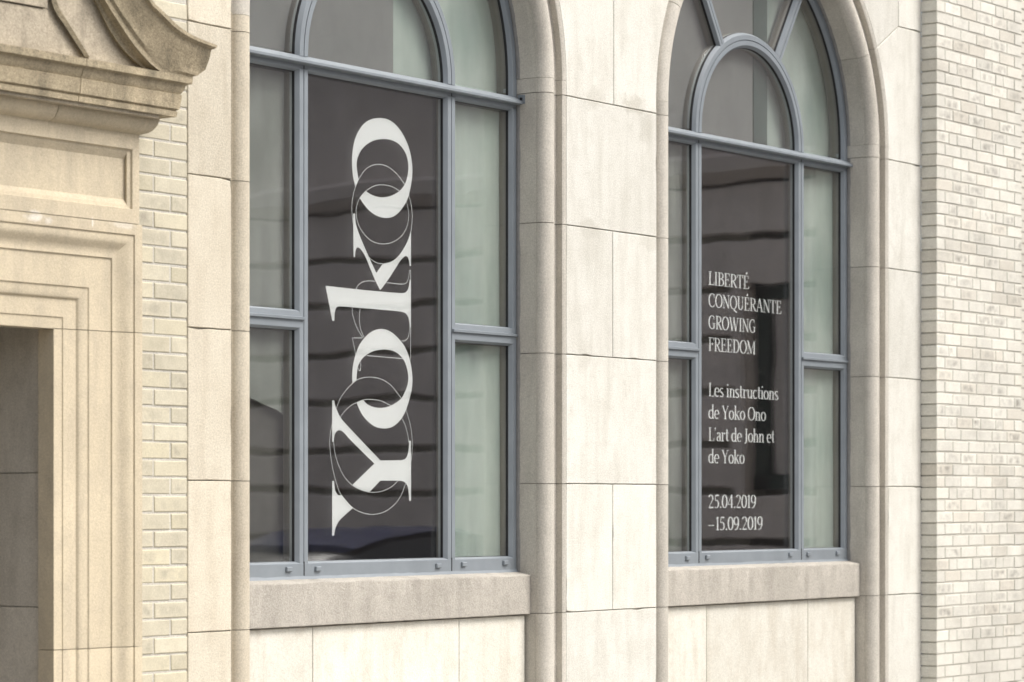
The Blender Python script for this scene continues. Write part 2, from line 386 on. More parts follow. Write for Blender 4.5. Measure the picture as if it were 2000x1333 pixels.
# panels and sills under the windows
YP, YS = 0.118, 0.090
WF = WD - TE
for c, joints in ((C1, (611, 897)), (C2, (1380, 1578))):
    xs = [c - WF + 0.004] + [at(j, 1280, YP)[0] for j in joints] + [c + WF - 0.012]
    for i in range(3):
        q = rect(xs[i], xs[i + 1], LV[0], H - 0.570); a = inset(q, 0.002); b = inset(q, 0.005)
        mb = MB(); mb.loft([[(p[0], YB, p[1]) for p in a], [(p[0], YP + 0.003, p[1]) for p in a], [(p[0], YP, p[1]) for p in b]])
        mb.build('panel_slab', M['panel'], front)
    MB().box(c - WF - 0.02, c + WF + 0.01, YP + 0.012, YB + 0.1, LV[0], H - 0.575).build('joint_core', M['joint'], front)
    # sill: bevelled block with a sloped top, worn front edge
    x0, x1 = c - WF + 0.003, c + WF - 0.003
    sec = [(YB + 0.06, H - 0.567), (YS + 0.004, H - 0.567), (YS, H - 0.563), (YS, H - 0.374), (YS + 0.003, H - 0.369), (YS + 0.009, H - 0.3665), (0.20, H - 0.350), (YB + 0.06, H - 0.350)]
    nx = 60; rows = []
    for i in range(nx + 1):
        x = x0 + (x1 - x0) * i / nx; row = []
        for j, (y, z) in enumerate(sec):
            k = 0.0
            if j in (3, 4, 5): k = random.uniform(-0.0016, 0.001) - (0.006 if random.random() < 0.05 else 0)
            if j in (1, 2): k = random.uniform(-0.001, 0.001)
            row.append((x, y - k * 0.5, z + k))
        rows.append(row)
    MB().loft(rows).build('window_sill', M['sill'], front, smooth=25)

# ------------------------------------------------------------------ windows
YF = 0.177; YG = YF + 0.028; MU = 0.563; RZ = H + 2.056
def msec(g=0.0025):
    """glazing-bar section (u across, depth), with a centre groove; material 1 = gasket"""
    pts = [(-.046, .085), (-.046, .034), (-.043, .020), (-.032, .003), (-.029, 0), (-g, 0), (-g, .007), (g, .007), (g, 0), (.029, 0), (.032, .003), (.043, .020), (.046, .034), (.046, .085)]
    mis = [2, 1, 0, 0, 0, 0, 0, 0, 0, 0, 0, 1, 2, 1]
    return pts, mis
MS, MSI = msec()
def hsec(levels):
    return levels
def spacer_poly(mb, loop, y):
    b = inset(loop, 0.0045); n = len(loop)
    for i in range(n):
        k = (i + 1) % n
        if abs(loop[i][1] - loop[k][1]) < 1e-6: continue      # only the upright edges show it
        mb.add([(loop[i][0], y, loop[i][1]), (loop[k][0], y, loop[k][1]), (b[k][0], y, b[k][1]), (b[i][0], y, b[i][1]),
                (b[i][0], y + .013, b[i][1]), (b[k][0], y + .013, b[k][1])], [(0, 1, 2, 3), (3, 2, 5, 4)])
def pane(parent, loop):
    mb = MB(); mb.prism(loop, YG, YG + 0.005); mb.prism(inset(loop, .005), YG + .019, YG + .024); o = mb.build('glass_pane', M['glass'], parent)
    s = MB(); spacer_poly(s, loop, YG + 0.0055); s.build('spacer_bar', M['spacer'], o)
    return o
FR2 = [M['frame'], M['gasket'], M['brown']]
def window(c, label, tags_px):
    w = thing('arched_window', label, 'window', (c, YF, H - 0.352), 'arched windows in the stone front')
    zb0, zb1 = H - 0.352, H - 0.279; zt0, zt1 = H + 1.967, H + 2.053
    ol, orr = c - WF, c + WF
    # outer frame: half sections at the jambs and round the head
    half = [(0.0, .09), (0.0, 0.0), (.034, 0), (.037, .003), (.047, .020), (.050, .034), (.050, .09)]
    hm = [0, 0, 0, 0, 1, 2, 0]
    for sgn in (-1, 1):
        mb = MB(); mb.loft([[(c + sgn * (WF - u), YF + d, z) for u, d in half] for z in (zb1 - .01, zt0 + .02)], mis=hm); mb.build('frame_stile', FR2, w, 14)
        # caulk along the reveal
        mb = MB(); rows = []
        for i in range(34):
            z = zb0 + (zt1 - zb0) * i / 33; k = random.uniform(-.002, .002)
            rows.append([(c + sgn * (WF + .001), YF + .01, z), (c + sgn * (WF - .006), YF - .001, z), (c + sgn * (WF - .005 + k), YF - .014 + k, z), (c + sgn * (WF + .001), YF - .024 + k, z)])
        mb.loft(rows); mb.build('sealant_bead', M['caulk'], w, 40)
        mb = MB(); mb.loft([[(c + sgn * MU + u, YF + d, z) for u, d in MS] for z in (zb0 + .004, zt0 + .02)], mis=MSI); mb.build('mullion', FR2, w, 14)
    def head_r(th):   # the head is round about the stone springing, slightly stilted
        return (c + WF * math.cos(R(th)), SPR + WF * math.sin(R(th)))
    mb = MB(); rows = []
    stat = [(c + WF, zt1 - .02, 0)] + [(None, None, th) for th in range(0, 181, 3)] + [(c - WF, zt1 - .02, 180)]
    for x, z, th in stat:
        d_ = (math.cos(R(th)), math.sin(R(th)))
        if x is None: rows.append([(c + (WF - u) * d_[0], YF + d, SPR + (WF - u) * d_[1]) for u, d in half])
        else: rows.append([(x - u * d_[0], YF + d, z) for u, d in half])
    mb.loft(rows, mis=hm); mb.build('arched_head', FR2, w, 14)
    mb = MB(); rows = []
    for th in range(0, 181, 3):
        k = random.uniform(-.002, .002)
        rows.append([(c + (WF - u) * math.cos(R(th)), YF + d, SPR + (WF - u) * math.sin(R(th))) for u, d in ((-.001, .01), (.006, -.001), (.005 + k, -.014 + k), (-.001, -.024 + k))])
    mb.loft(rows); mb.build('sealant_bead', M['caulk'], w, 40)
    # bottom rail and its sloped sealant
    sec = [(.075, zb0), (-.001, zb0), (-.001, zb1 - .006), (.003, zb1 - .002), (.02, zb1 + .004), (.045, zb1 + .006), (.075, zb1 + .006)]
    mb = MB(); mb.loft([[(x, YF + d, z) for d, z in sec] for x in (ol + .002, orr - .002)], mis=[0, 0, 0, 0, 1, 0, 0]); mb.build('bottom_rail', FR2, w, 14)
    mb = MB(); rows = []
    for i in range(41):
        x = ol + (orr - ol) * i / 40; k = random.uniform(-.002, .003)
        rows.append([(x, YF - .002, zb0 + .009 + k), (x, YF - .012 + k, zb0 - .004), (x, YF + .01, zb0 - .004)])
    mb.loft(rows); mb.build('sill_sealant', M['frame'], w, 40)
    for sgn in (-1, 1):   # the dark slot where two sashes meet
        MB().box(c + sgn * MU - .0025, c + sgn * MU + .0025, YF - .003, YF + .004, zb0 + .012, zb1 + .004).build('sash_gap', M['gasket'], w)
    # transom with drip ledge
    t0 = H + 2.003; t1 = H + 2.019
    sec = [(.075, zt0), (.045, zt0), (.020, zt0 + .003), (.002, zt0 + .012), (.0, zt0 + .016), (.0, t0 - .003), (-.036, t0), (-.038, t0 + .003), (-.038, t1 - .003), (-.034, t1), (.004, t1 + .022), (.022, zt1 - .006), (.045, zt1), (.075, zt1)]
    mb = MB(); mb.loft([[(x, YF + d, z) for d, z in sec] for x in (ol + .002, orr - .002)], mis=[1, 1, 0, 0, 0, 0, 0, 0, 0, 0, 0, 1, 0, 0]); mb.build('transom', FR2, w, 14)
    for sgn in (-1, 1):
        MB().box(c + sgn * MU - .0025, c + sgn * MU + .0025, YF - .0015, YF + .004, zt0 + .016, t0 - .004).build('sash_gap', M['gasket'], w)
    # middle rails in the side lights
    m0, m1 = H + .782, H + .882
    sec = [(.075, m0), (.045, m0), (.020, m0 + .002), (.003, m0 + .011), (0, m0 + .014), (0, H + .831), (-.012, H + .832), (-.013, H + .843), (-.004, H + .845), (0, H + .846), (.002, m1 - .012), (.018, m1 - .004), (.045, m1), (.075, m1)]
    for xa, xb in ((ol + .03, c - MU - .004), (c + MU + .004, orr - .012)):
        mb = MB(); mb.loft([[(x, YF + d - .0008, z) for d, z in sec] for x in (xa, xb)], mis=[1, 1, 0, 0, 0, 0, 0, 0, 0, 0, 0, 1, 0, 0]); mb.build('middle_rail', FR2, w, 14)
    # inner round and the two radial bars of the fanlight
    mb = MB(); mb.loft([[(c + (MU + u) * math.cos(R(th)), YF + d - .001, RZ + (MU + u) * math.sin(R(th))) for u, d in MS] for th in [-1.5] + list(range(0, 181, 4)) + [181.5]], mis=MSI); mb.build('fanlight_ring', FR2, w, 14)
    bars = []
    for th in (58, 122):
        d_ = Vector((math.cos(R(th)), 0, math.sin(R(th)))); n_ = Vector((-d_.z, 0, d_.x)); o_ = Vector((c, YF, RZ))
        mb = MB(); mb.loft([[o_ + d_ * r_ + n_ * u * 0.78 + Vector((0, d - .0005, 0)) for u, d in MS] for r_ in (MU + .02, 1.135)], mis=MSI); mb.build('radial_bar', FR2, w, 14)
    # glass
    zi0, zi1 = zb1 - .004, zt0 + .004; g = .042
    pane(w, rect(c - MU + g, c + MU - g, zi0, zi1))
    for xa, xb in ((ol + .044, c - MU - g), (c + MU + g, orr - .044)):
        pane(w, rect(xa, xb, zi0, m0 + .004)); pane(w, rect(xa, xb, m1 - .004, zi1))
    zu = zt1 - .004
    r1 = MU - g
    pane(w, [(c - r1, zu)] + list(reversed(arc(c, RZ, r1, 0, 180, 36)))[0:] + [(c + r1, zu)])
    def outer(th):     # ray from the ring centre to the head
        dx, dz = math.cos(R(th)), math.sin(R(th)); b = -(SPR - RZ) * dz; rr = WF - .044
        t_ = -b + math.sqrt(max(0, b * b - ((SPR - RZ) ** 2 - rr * rr))); return (c + dx * t_, RZ + dz * t_)
    r2 = MU + g
    for a0, a1 in ((0, 56.6), (59.4, 120.6), (123.4, 180)):
        n = 18; ths = [a0 + (a1 - a0) * i / n for i in range(n + 1)]
        lp = [(c + r2 * math.cos(R(t)), RZ + r2 * math.sin(R(t))) for t in ths] + [outer(t) for t in reversed(ths)]
        pane(w, lp)
    for px, py in tags_px:
        x, z = at(px, py, YF - .008)
        q = rect(x - .019, x + .019, z - .010, z + .012)
        b = inset(q, .003); mb = MB()
        mb.loft([[(p[0], YF, p[1]) for p in q], [(p[0], YF - .009, p[1]) for p in q], [(p[0], YF - .013, p[1]) for p in b]]); mb.build('weep_cap', M['frame'], w)
    return w
win1 = window(C1, 'tall arched window with grey metal frame around the big white vertical lettering', ((565, 1113), (622, 1112), (857, 1106), (907, 1103), (988, 1100)))
win2 = window(C2, 'tall arched window beside the brick pilaster, lines of small white text inside', ((1344, 1091), (1383, 1089), (1545, 1084), (1580, 1083), (1637, 1081)))

xb_, zb_ = C1 + WF, H + 2.03
MB().box(xb_ - .006, xb_ - .0015, .125, .165, zb_ - .025, zb_ + .02).build('ledge_bracket', M['frame'], win1)
MB().loft([[(xb_ - .012, .145 + .007 * math.cos(R(a)), zb_ + .007 * math.sin(R(a))) for a in range(0, 360, 45)], [(xb_ - .005, .145 + .007 * math.cos(R(a)), zb_ + .007 * math.sin(R(a))) for a in range(0, 360, 45)]]).build('bolt', M['gasket'], win1)
# blinds hanging behind the side lights and the fanlights
def blind(name, label, poly, y, m, th=0.012, ripple=0.0, n=40):
    mb = MB(); mb.prism(poly, y, y + th)
    o = mb.build(name, m); tag(o, label, 'blind', 'blinds in the fanlights'); return o
def drape(label, x0, x1, z0, z1, y, m, amp=.008, n=48, cat='blind', name='window_blind', lift=None):
    mb = MB(); rows = []; ph = random.uniform(0, 6)
    for i in range(n + 1):
        u = i / n; x = x0 + (x1 - x0) * u
        if lift: z0 = lift[0] + (lift[1] - lift[0]) * u
        dy = amp * math.sin(ph + u * 11) + amp * .5 * math.sin(ph * 2 + u * 23)
        rows.append([(x, y + dy, z0), (x, y + dy * .6, (z0 + z1) / 2), (x, y + dy * .3, z1), (x, y + dy * .3 + .004, z1), (x, y + dy * .6 + .004, (z0 + z1) / 2), (x, y + dy + .004, z0)])
    mb.loft(rows); o = mb.build(name, m, smooth=60); tag(o, label, cat, 'blinds behind the side lights' if cat == 'blind' else None); return o
zlo, zhi = H - .33, H + 2.0
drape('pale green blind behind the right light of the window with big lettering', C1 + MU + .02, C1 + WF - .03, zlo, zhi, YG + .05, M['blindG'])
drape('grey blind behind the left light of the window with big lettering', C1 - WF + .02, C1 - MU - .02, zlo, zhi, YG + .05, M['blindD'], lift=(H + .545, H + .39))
drape('added dim-interior board behind the lower left light of the window with big lettering', C1 - WF + .03, C1 - MU - .015, zlo, H + .75, YG + .075, M['boardD'], .003, cat='board', name='window_board')  # added dark sheet whose colour stands in for the unlit interior
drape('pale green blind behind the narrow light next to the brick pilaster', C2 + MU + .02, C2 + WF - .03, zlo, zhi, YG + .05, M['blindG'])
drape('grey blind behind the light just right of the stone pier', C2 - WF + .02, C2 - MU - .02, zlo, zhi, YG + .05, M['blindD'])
def fan(c, x0, x1, y, m, label):
    pts = []
    for i in range(25):
        x = x0 + (x1 - x0) * i / 24; r = WF - .015
        pts.append((x, SPR + math.sqrt(max(.0004, r * r - (x - c) ** 2))))
    return blind('fanlight_blind', label, [(x0, H + 2.03), (x1, H + 2.03)] + list(reversed(pts)), y, m)
xs = at(768, 60, YG + .05)[0]
fan(C1, C1 - WF + .03, xs, YG + .05, M['blindA'], 'grey blind filling the left part of the fanlight above the big lettering')
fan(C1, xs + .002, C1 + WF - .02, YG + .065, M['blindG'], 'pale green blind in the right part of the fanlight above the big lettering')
xs = at(1470, 180, YG + .05)[0]; xe = at(1497, 180, YG + .05)[0]
fan(C2, C2 - WF + .03, xs, YG + .05, M['blindA'], 'grey blind in the left part of the fanlight nearest the brick pilaster')
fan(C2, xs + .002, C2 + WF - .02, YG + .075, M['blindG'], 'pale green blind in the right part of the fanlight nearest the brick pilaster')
pb = MB(); pb.box(xs + .004, xe, YG + .045, YG + .072, H + 2.03, H + 2.95)
tag(pb.build('interior_post', M['strip']), 'dark teal upright post behind the fanlight nearest the brick pilaster', 'post')

# ------------------------------------------------------------------ lettering on dark film in the middle lights
YL = YG + .030
def banner(c, label):
    r = thing('window_banner', label, 'banner', (c, YL, H - .28), 'dark lettered panels in the windows')
    MB().box(c - MU + .02, c + MU - .02, YL + .0008, YL + .008, H - .31, H + 1.995).build('dark_panel', M['black'], r)
    return r
ban1 = banner(C1, 'dark window panel with huge white sideways letters and thin ring outlines')
ban2 = banner(C2, 'dark window panel with small lines of white serif text and dates')
def smoothpts(pts, closed, sub=5, sharp=()):
    """Catmull-Rom through the points; sharp indices stay corners"""
    n = len(pts); out = []
    rng = range(n if closed else n - 1)
    for i in rng:
        p1, p2 = Vector(pts[i]), Vector(pts[(i + 1) % n])
        p0 = Vector(pts[i - 1]) if (closed or i > 0) else p1
        p3 = Vector(pts[(i + 2) % n]) if (closed or i + 2 < n) else p2
        d = (p2 - p1).length
        t1 = (p2 - p0); t2 = (p3 - p1)
        t1 = t1.normalized() * d if (i not in sharp and t1.length > 0) else (p2 - p1)
        t2 = t2.normalized() * d if (((i + 1) % n) not in sharp and t2.length > 0) else (p2 - p1)
        for k in range(sub):
            t = k / sub; t_2, t_3 = t * t, t * t * t
            out.append((2 * t_3 - 3 * t_2 + 1) * p1 + (t_3 - 2 * t_2 + t) * t1 + (-2 * t_3 + 3 * t_2) * p2 + (t_3 - t_2) * t2)
    if not closed: out.append(Vector(pts[-1]))
    return out
def cvt(z, pts):
    ox, oy, sc = {'A': (600, 200, 4.443), 'B': (600, 450, 4.443), 'C': (600, 700, 3.703)}[z]
    return [at(ox + x / sc, oy + y / sc, YL) for x, y in pts]
def fill(name, pts2d, parent, y, m):
    """flat filled outline: triangulated by bmesh"""
    V = [Vector((p[0], y, p[1])) for p in pts2d]; Fc = [list(f) for f in tessellate_polygon([[Vector((p[0], p[1], 0)) for p in pts2d]])]
    # turn all faces to the street
    return obj(name, V, [f if (V[f[1]] - V[f[0]]).cross(V[f[2]] - V[f[0]]).y < 0 else f[::-1] for f in Fc], m, parent, fix=False)
def glyph(z, pts, sharp):
    fill('letter', smoothpts(cvt(z, pts), True, 5, set(sharp)), ban1, YL - .0012, M['white'])
def line(z, pts, closed=False, wd=.0030, sharp=()):
    q = smoothpts(cvt(z, pts), closed, 6, set(sharp)); n = len(q); vs = []; fs = []
    for i in range(n):
        a = q[i - 1] if (closed or i > 0) else q[i]; b = q[(i + 1) % n] if (closed or i < n - 1) else q[i]
        d = (b - a).normalized(); nn = Vector((-d.y, d.x)) * wd / 2
        vs += [(q[i].x + nn.x, YL, q[i].y + nn.y), (q[i].x - nn.x, YL, q[i].y - nn.y)]
    for i in range(n if closed else n - 1):
        k = (i + 1) % n; fs.append([2 * i, 2 * i + 1, 2 * k + 1, 2 * k])
    obj('outline_stroke', vs, fs, M['white'], ban1)
glyph('A', [(620, 137), (520, 165), (450, 240), (405, 350), (388, 470), (388, 560), (397, 650), (417, 742), (445, 672), (428, 560), (437, 480), (480, 400), (560, 340), (650, 320), (730, 330), (800, 370), (855, 450), (875, 540), (870, 630), (845, 712), (800, 770), (720, 815), (640, 826), (560, 805), (508, 773), (480, 800), (455, 835), (480, 872), (530, 935), (600, 985), (675, 1005), (740, 995), (800, 950), (855, 870), (880, 805), (905, 680), (911, 570), (895, 450), (860, 340), (800, 235), (720, 160)], (7, 8, 24, 26))
glyph('B', [(397, -143), (413, -143), (420, -60), (440, 10), (480, 110), (535, 235), (598, 372), (655, 292), (720, 276), (770, 245), (820, 185), (860, 115), (885, 50), (899, 0), (899, 310), (887, 310), (885, 285), (875, 245), (858, 225), (835, 235), (800, 275), (740, 370), (690, 445), (632, 522), (590, 440), (540, 320), (500, 225), (470, 175), (440, 150), (425, 160), (416, 190), (413, 233), (400, 233)], (0, 1, 6, 7, 13, 14, 15, 23, 31, 32))
glyph('B', [(157, 482), (420, 512), (780, 545), (840, 545), (865, 525), (880, 490), (888, 430), (898, 430), (899, 845), (888, 845), (883, 790), (870, 745), (845, 718), (810, 707), (640, 690), (400, 670), (290, 662), (262, 665), (245, 685), (237, 725), (234, 787), (216, 787)], (0, 6, 7, 8, 9, 20, 21))
o2 = [(640, 857), (560, 880), (500, 930), (450, 1000), (415, 1090), (395, 1180), (388, 1270), (392, 1332)]
tb = lambda p: (p[0] * .8334, p[1] * .8334 - 925.75)
glyph('C', [tb(p) for p in o2] + [(355, 160)] + [tb(p) for p in [(428, 1260), (440, 1180), (465, 1130), (505, 1088), (570, 1052), (640, 1038), (690, 1037), (760, 1055), (820, 1105), (855, 1170)]] + [(729, 124), (728, 170), (715, 220), (680, 290), (605, 343), (550, 358), (500, 358), (440, 338), (405, 306), (380, 313), (357, 325), (385, 390), (430, 450), (490, 495), (545, 508), (590, 505), (640, 480), (685, 430), (715, 370), (745, 270), (758, 200), (759, 124)] + [tb(p) for p in [(890, 1130), (850, 1020), (790, 940), (720, 880)]], (7, 8, 27, 29))
glyph('C', [(179, 305), (194, 305), (198, 330), (207, 360), (240, 430), (300, 500), (380, 585), (470, 680), (528, 740), (680, 738), (705, 730), (720, 710), (730, 670), (735, 620), (735, 597), (749, 597), (750, 1032), (736, 1032), (733, 980), (725, 930), (712, 905), (690, 890), (655, 886), (528, 886), (450, 967), (395, 955), (325, 917), (484, 763), (400, 680), (300, 580), (265, 540), (235, 522), (212, 530), (197, 555), (190, 605), (179, 605)], (0, 1, 8, 9, 14, 15, 16, 17, 22, 23, 24, 26, 27, 34, 35))
glyph('C', [(179, 888), (193, 888), (197, 930), (205, 965), (220, 988), (235, 992), (247, 988), (270, 1020), (300, 1055), (330, 1083), (240, 1165), (215, 1200), (200, 1240), (193, 1283), (179, 1283)], (0, 1, 6, 9, 13, 14))
line('A', [(397, 1050), (390, 970), (388, 900), (400, 800), (417, 742), (445, 672), (500, 590), (560, 550), (625, 540), (700, 560), (780, 625), (845, 712)])
line('A', [(880, 805), (900, 880), (911, 980), (908, 1060), (900, 1120)])
line('A', [(800, 770), (740, 735), (655, 717), (580, 728), (508, 773), (455, 835), (430, 900), (425, 960), (440, 1050), (490, 1140), (560, 1205), (650, 1230), (740, 1215), (820, 1160), (865, 1080), (880, 1000), (878, 940), (862, 865)])
line('B', [(520, 218), (545, 245), (600, 282), (655, 292)])
line('B', [(425, 512), (440, 480), (480, 450), (530, 440), (590, 443)])
line('B', [(687, 455), (780, 465), (840, 467), (865, 450), (880, 410), (887, 349), (897, 349), (898, 430)], sharp=(5, 6))
line('B', [(390, 672), (392, 720), (410, 790), (440, 865), (485, 935), (392, 935), (420, 1075)], sharp=(4, 5))
line('B', [(460, 678), (452, 740), (458, 830), (475, 890), (495, 930)])
line('B', [(888, 845), (883, 900), (870, 940), (845, 960), (815, 960)])
line('B', [(897, 845), (897, 985), (897, 1125)])
line('B', [(520, 1088), (680, 1102), (838, 1115)])
line('B', [(445, 1195), (450, 1217), (462, 1217), (465, 1140)], sharp=(1, 2))
line('C', [(212, 360), (240, 290), (290, 220), (327, 183), (355, 160), (400, 143), (460, 137), (530, 150), (600, 190), (650, 250), (680, 290)])
line('C', [(715, 375), (740, 460), (755, 540), (760, 620), (757, 700), (748, 765)])
line('C', [(712, 905), (680, 990), (630, 1060), (560, 1110), (480, 1130), (400, 1118), (330, 1083), (280, 1030), (240, 980), (210, 900), (185, 800), (168, 690), (163, 600), (168, 540), (180, 480)])
line('C', [(238, 430), (270, 385), (320, 340), (357, 323), (405, 303), (455, 298), (530, 308), (605, 343)])
line('C', [(682, 430), (710, 490), (728, 560), (735, 610)])
line('C', [(655, 888), (610, 930), (540, 962), (470, 970), (395, 955), (325, 917), (270, 860), (225, 770), (200, 680), (190, 600)])

# a narrow serif alphabet drawn with a broad pen: (mode, points); 'a' auto contrast, 'k' thick, 'h' hairline
TK, TH = .108, .045
def el(cx, cy, rx, ry, a0, a1, n=14): return [(cx + rx * math.cos(R(a0 + (a1 - a0) * i / n)), cy + ry * math.sin(R(a0 + (a1 - a0) * i / n))) for i in range(n + 1)]
def st(x, y0=0, y1=1, b=.11, t=.11, m='k'):
    o = [(m, [(x, y0), (x, y1)])]
    if b: o.append(('h', [(x - b, y0 + .02), (x + b, y0 + .02)]))
    if t: o.append(('h', [(x - t, y1 - .02), (x + t, y1 - .02)]))
    return o
XH = .66
def G():
    g = {}
    g['L'] = (.50, st(.14) + [('h', [(.14, .02), (.46, .02)]), ('h', [(.455, 0), (.475, .24)])])
    g['I'] = (.28, st(.14))
    bowl = lambda x, y0, y1, r: [('h', [(x, y1 - .02), (x + .12, y1 - .02)]), ('a', el(x + .12, (y0 + y1) / 2, r, (y1 - y0) / 2 - .02, 90, -90)), ('h', [(x, y0 + .02), (x + .12, y0 + .02)])]
    g['B'] = (.54, st(.14) + bowl(.14, .52, 1, .19) + bowl(.14, 0, .54, .24))
    e = st(.14) + [('h', [(.14, .98), (.44, .98)]), ('h', [(.435, 1), (.45, .78)]), ('h', [(.14, .53), (.36, .53)]), ('h', [(.36, .43), (.36, .63)])]
    g['E'] = (.52, e + [('h', [(.14, .02), (.46, .02)]), ('h', [(.455, 0), (.475, .24)])])
    g['F'] = (.48, e)
    g['R'] = (.58, st(.14) + bowl(.14, .48, 1, .21) + [('k', [(.26, .5), (.52, .0)]), ('h', [(.47, .02), (.6, .02)])])
    g['T'] = (.54, st(.27, t=0) + [('h', [(.04, .98), (.50, .98)]), ('h', [(.045, 1), (.03, .76)]), ('h', [(.495, 1), (.51, .76)])])
    g['C'] = (.58, [('a', el(.33, .5, .27, .49, 55, 305, 20)), ('h', [(.49, .97), (.5, .7)]), ('h', [(.48, .10), (.53, .22)])])
    g['G'] = (.62, [('a', el(.33, .5, .27, .49, 55, 300, 20)), ('h', [(.49, .97), (.5, .7)]), ('k', [(.5, .06), (.5, .42)]), ('h', [(.39, .42), (.6, .42)])])
    O = [('a', el(.32, .5, .27, .49, 0, 360, 26))]
    g['O'] = (.64, O)
    g['Q'] = (.64, O + [('k', [(.33, .04), (.46, -.14), (.62, -.22)])])
    g['N'] = (.64, st(.11, m='h', t=0) + st(.53, m='h', b=0) + [('k', [(.11, .97), (.53, .03)]), ('h', [(.0, .98), (.13, .98)])])
    g['U'] = (.60, [('k', [(.13, 1), (.13, .3)]), ('a', el(.30, .3, .17, .28, 180, 360)), ('h', [(.47, .3), (.47, 1)]), ('h', [(.02, .98), (.24, .98)]), ('h', [(.38, .98), (.57, .98)])])
    g['A'] = (.62, [('h', [(.08, 0), (.30, 1)]), ('k', [(.30, 1), (.53, 0)]), ('h', [(.15, .33), (.44, .33)]), ('h', [(0, .02), (.17, .02)]), ('h', [(.42, .02), (.63, .02)])])
    g['W'] = (.90, [('k', [(.10, 1), (.28, 0)]), ('h', [(.28, 0), (.45, .95)]), ('k', [(.43, 1), (.62, 0)]), ('h', [(.62, 0), (.80, 1)]), ('h', [(0, .98), (.2, .98)]), ('h', [(.35, .98), (.52, .98)]), ('h', [(.72, .98), (.9, .98)])])
    g['M'] = (.80, st(.12, m='h', t=0) + st(.66, b=.1, t=0) + [('k', [(.12, .98), (.38, .04)]), ('h', [(.38, .04), (.64, .98)]), ('h', [(.02, .98), (.15, .98)]), ('h', [(.63, .98), (.77, .98)])])
    g['D'] = (.62, st(.14) + [('h', [(.14, .98), (.26, .98)]), ('a', el(.26, .5, .29, .48, 90, -90, 18)), ('h', [(.14, .02), (.26, .02)])])
    g['Y'] = (.60, st(.31, 0, .45, t=0) + [('k', [(.09, 1), (.31, .42)]), ('h', [(.53, 1), (.31, .42)]), ('h', [(0, .98), (.2, .98)]), ('h', [(.44, .98), (.61, .98)])])
    g['J'] = (.34, [('k', [(.2, 1), (.2, .12)]), ('a', [(.2, .14), (.16, -.04), (.03, -.1)]), ('h', [(.09, .98), (.31, .98)])])
    x = XH
    g['o'] = (.46, [('a', el(.23, x / 2, .18, x / 2 - .01, 0, 360, 22))])
    g['e'] = (.42, [('a', el(.22, x / 2, .17, x / 2 - .01, 5, 310, 20)), ('h', [(.07, x * .53), (.39, x * .53)])])
    g['c'] = (.40, [('a', el(.22, x / 2, .17, x / 2 - .01, 50, 315, 18))])
    g['d'] = (.48, [('a', el(.22, x / 2, .17, x / 2 - .01, 40, 320, 18)), ('k', [(.37, 0), (.37, 1.05)]), ('h', [(.28, 1.03), (.4, 1.03)]), ('h', [(.37, .02), (.47, .02)])])
    g['a'] = (.42, [('k', [(.31, x * .7), (.31, .03)]), ('a', el(.2, x * .7, .11, x * .27, 0, 160, 10)), ('a', el(.19, .17, .13, .16, 70, 300, 14)), ('h', [(.2, .38), (.31, .42)]), ('h', [(.31, .02), (.41, .04)])])
    g['s'] = (.36, [('a', el(.18, x * .73, .12, x * .25, 40, 200, 10)), ('k', [(.075, x * .62), (.285, x * .36)]), ('a', el(.17, x * .25, .125, x * .24, 20, -150, 10))])
    g['i'] = (.24, [('k', [(.12, 0), (.12, x)]), ('h', [(.02, .02), (.22, .02)]), ('h', [(.02, x - .02), (.12, x - .02)]), ('k', [(.12, .86), (.12, .98)])])
    hump = lambda a, b: [('a', el((a + b) / 2, x * .66, (b - a) / 2, x * .31, 180, 0, 12)), ('k', [(b, x * .68), (b, 0)]), ('h', [(b - .09, .02), (b + .1, .02)])]
    g['n'] = (.50, [('k', [(.11, 0), (.11, x)]), ('h', [(.01, .02), (.21, .02)]), ('h', [(.01, x - .02), (.11, x - .02)])] + hump(.13, .38))
    g['h'] = (.50, [('k', [(.11, 0), (.11, 1.05)]), ('h', [(.01, .02), (.21, .02)]), ('h', [(.01, 1.03), (.11, 1.03)])] + hump(.13, .38))
    g['u'] = (.50, [('k', [(.11, x), (.11, .2)]), ('a', el(.235, .2, .125, .18, 180, 350, 12)), ('k', [(.38, x), (.38, 0)]), ('h', [(.01, x - .02), (.11, x - .02)]), ('h', [(.29, x - .02), (.38, x - .02)]), ('h', [(.38, .02), (.48, .02)])])
    g['r'] = (.36, [('k', [(.11, 0), (.11, x)]), ('h', [(.01, .02), (.23, .02)]), ('h', [(.01, x - .02), (.11, x - .02)]), ('h', [(.12, x * .7), (.2, x * .93), (.28, x * .95)]), ('k', [(.29, x * .82), (.29, x * .98)])])
    g['t'] = (.30, [('k', [(.13, .9), (.13, .12)]), ('h', [(.02, x - .02), (.28, x - .02)]), ('a', [(.13, .14), (.17, .03), (.28, .08)])])
    g['k'] = (.50, [('k', [(.11, 0), (.11, 1.05)]), ('h', [(.01, .02), (.21, .02)]), ('h', [(.01, 1.03), (.11, 1.03)]), ('h', [(.12, .28), (.38, x - .02)]), ('k', [(.22, .38), (.42, 0)]), ('h', [(.3, x - .02), (.46, x - .02)]), ('h', [(.36, .02), (.5, .02)])])
    g['0'] = (.46, [('a', el(.23, .5, .18, .48, 0, 360, 24))])
    g['1'] = (.30, st(.16, t=0) + [('h', [(.16, .98), (.05, .84)])])
    g['2'] = (.46, [('a', el(.21, .73, .16, .25, 160, -20, 14)), ('h', [(.36, .64), (.06, .04)]), ('k', [(.06, .05), (.40, .05)])])
    g['4'] = (.48, [('k', [(.33, 0), (.33, 1)]), ('h', [(.33, 1), (.03, .3)]), ('h', [(.03, .28), (.46, .28)])])
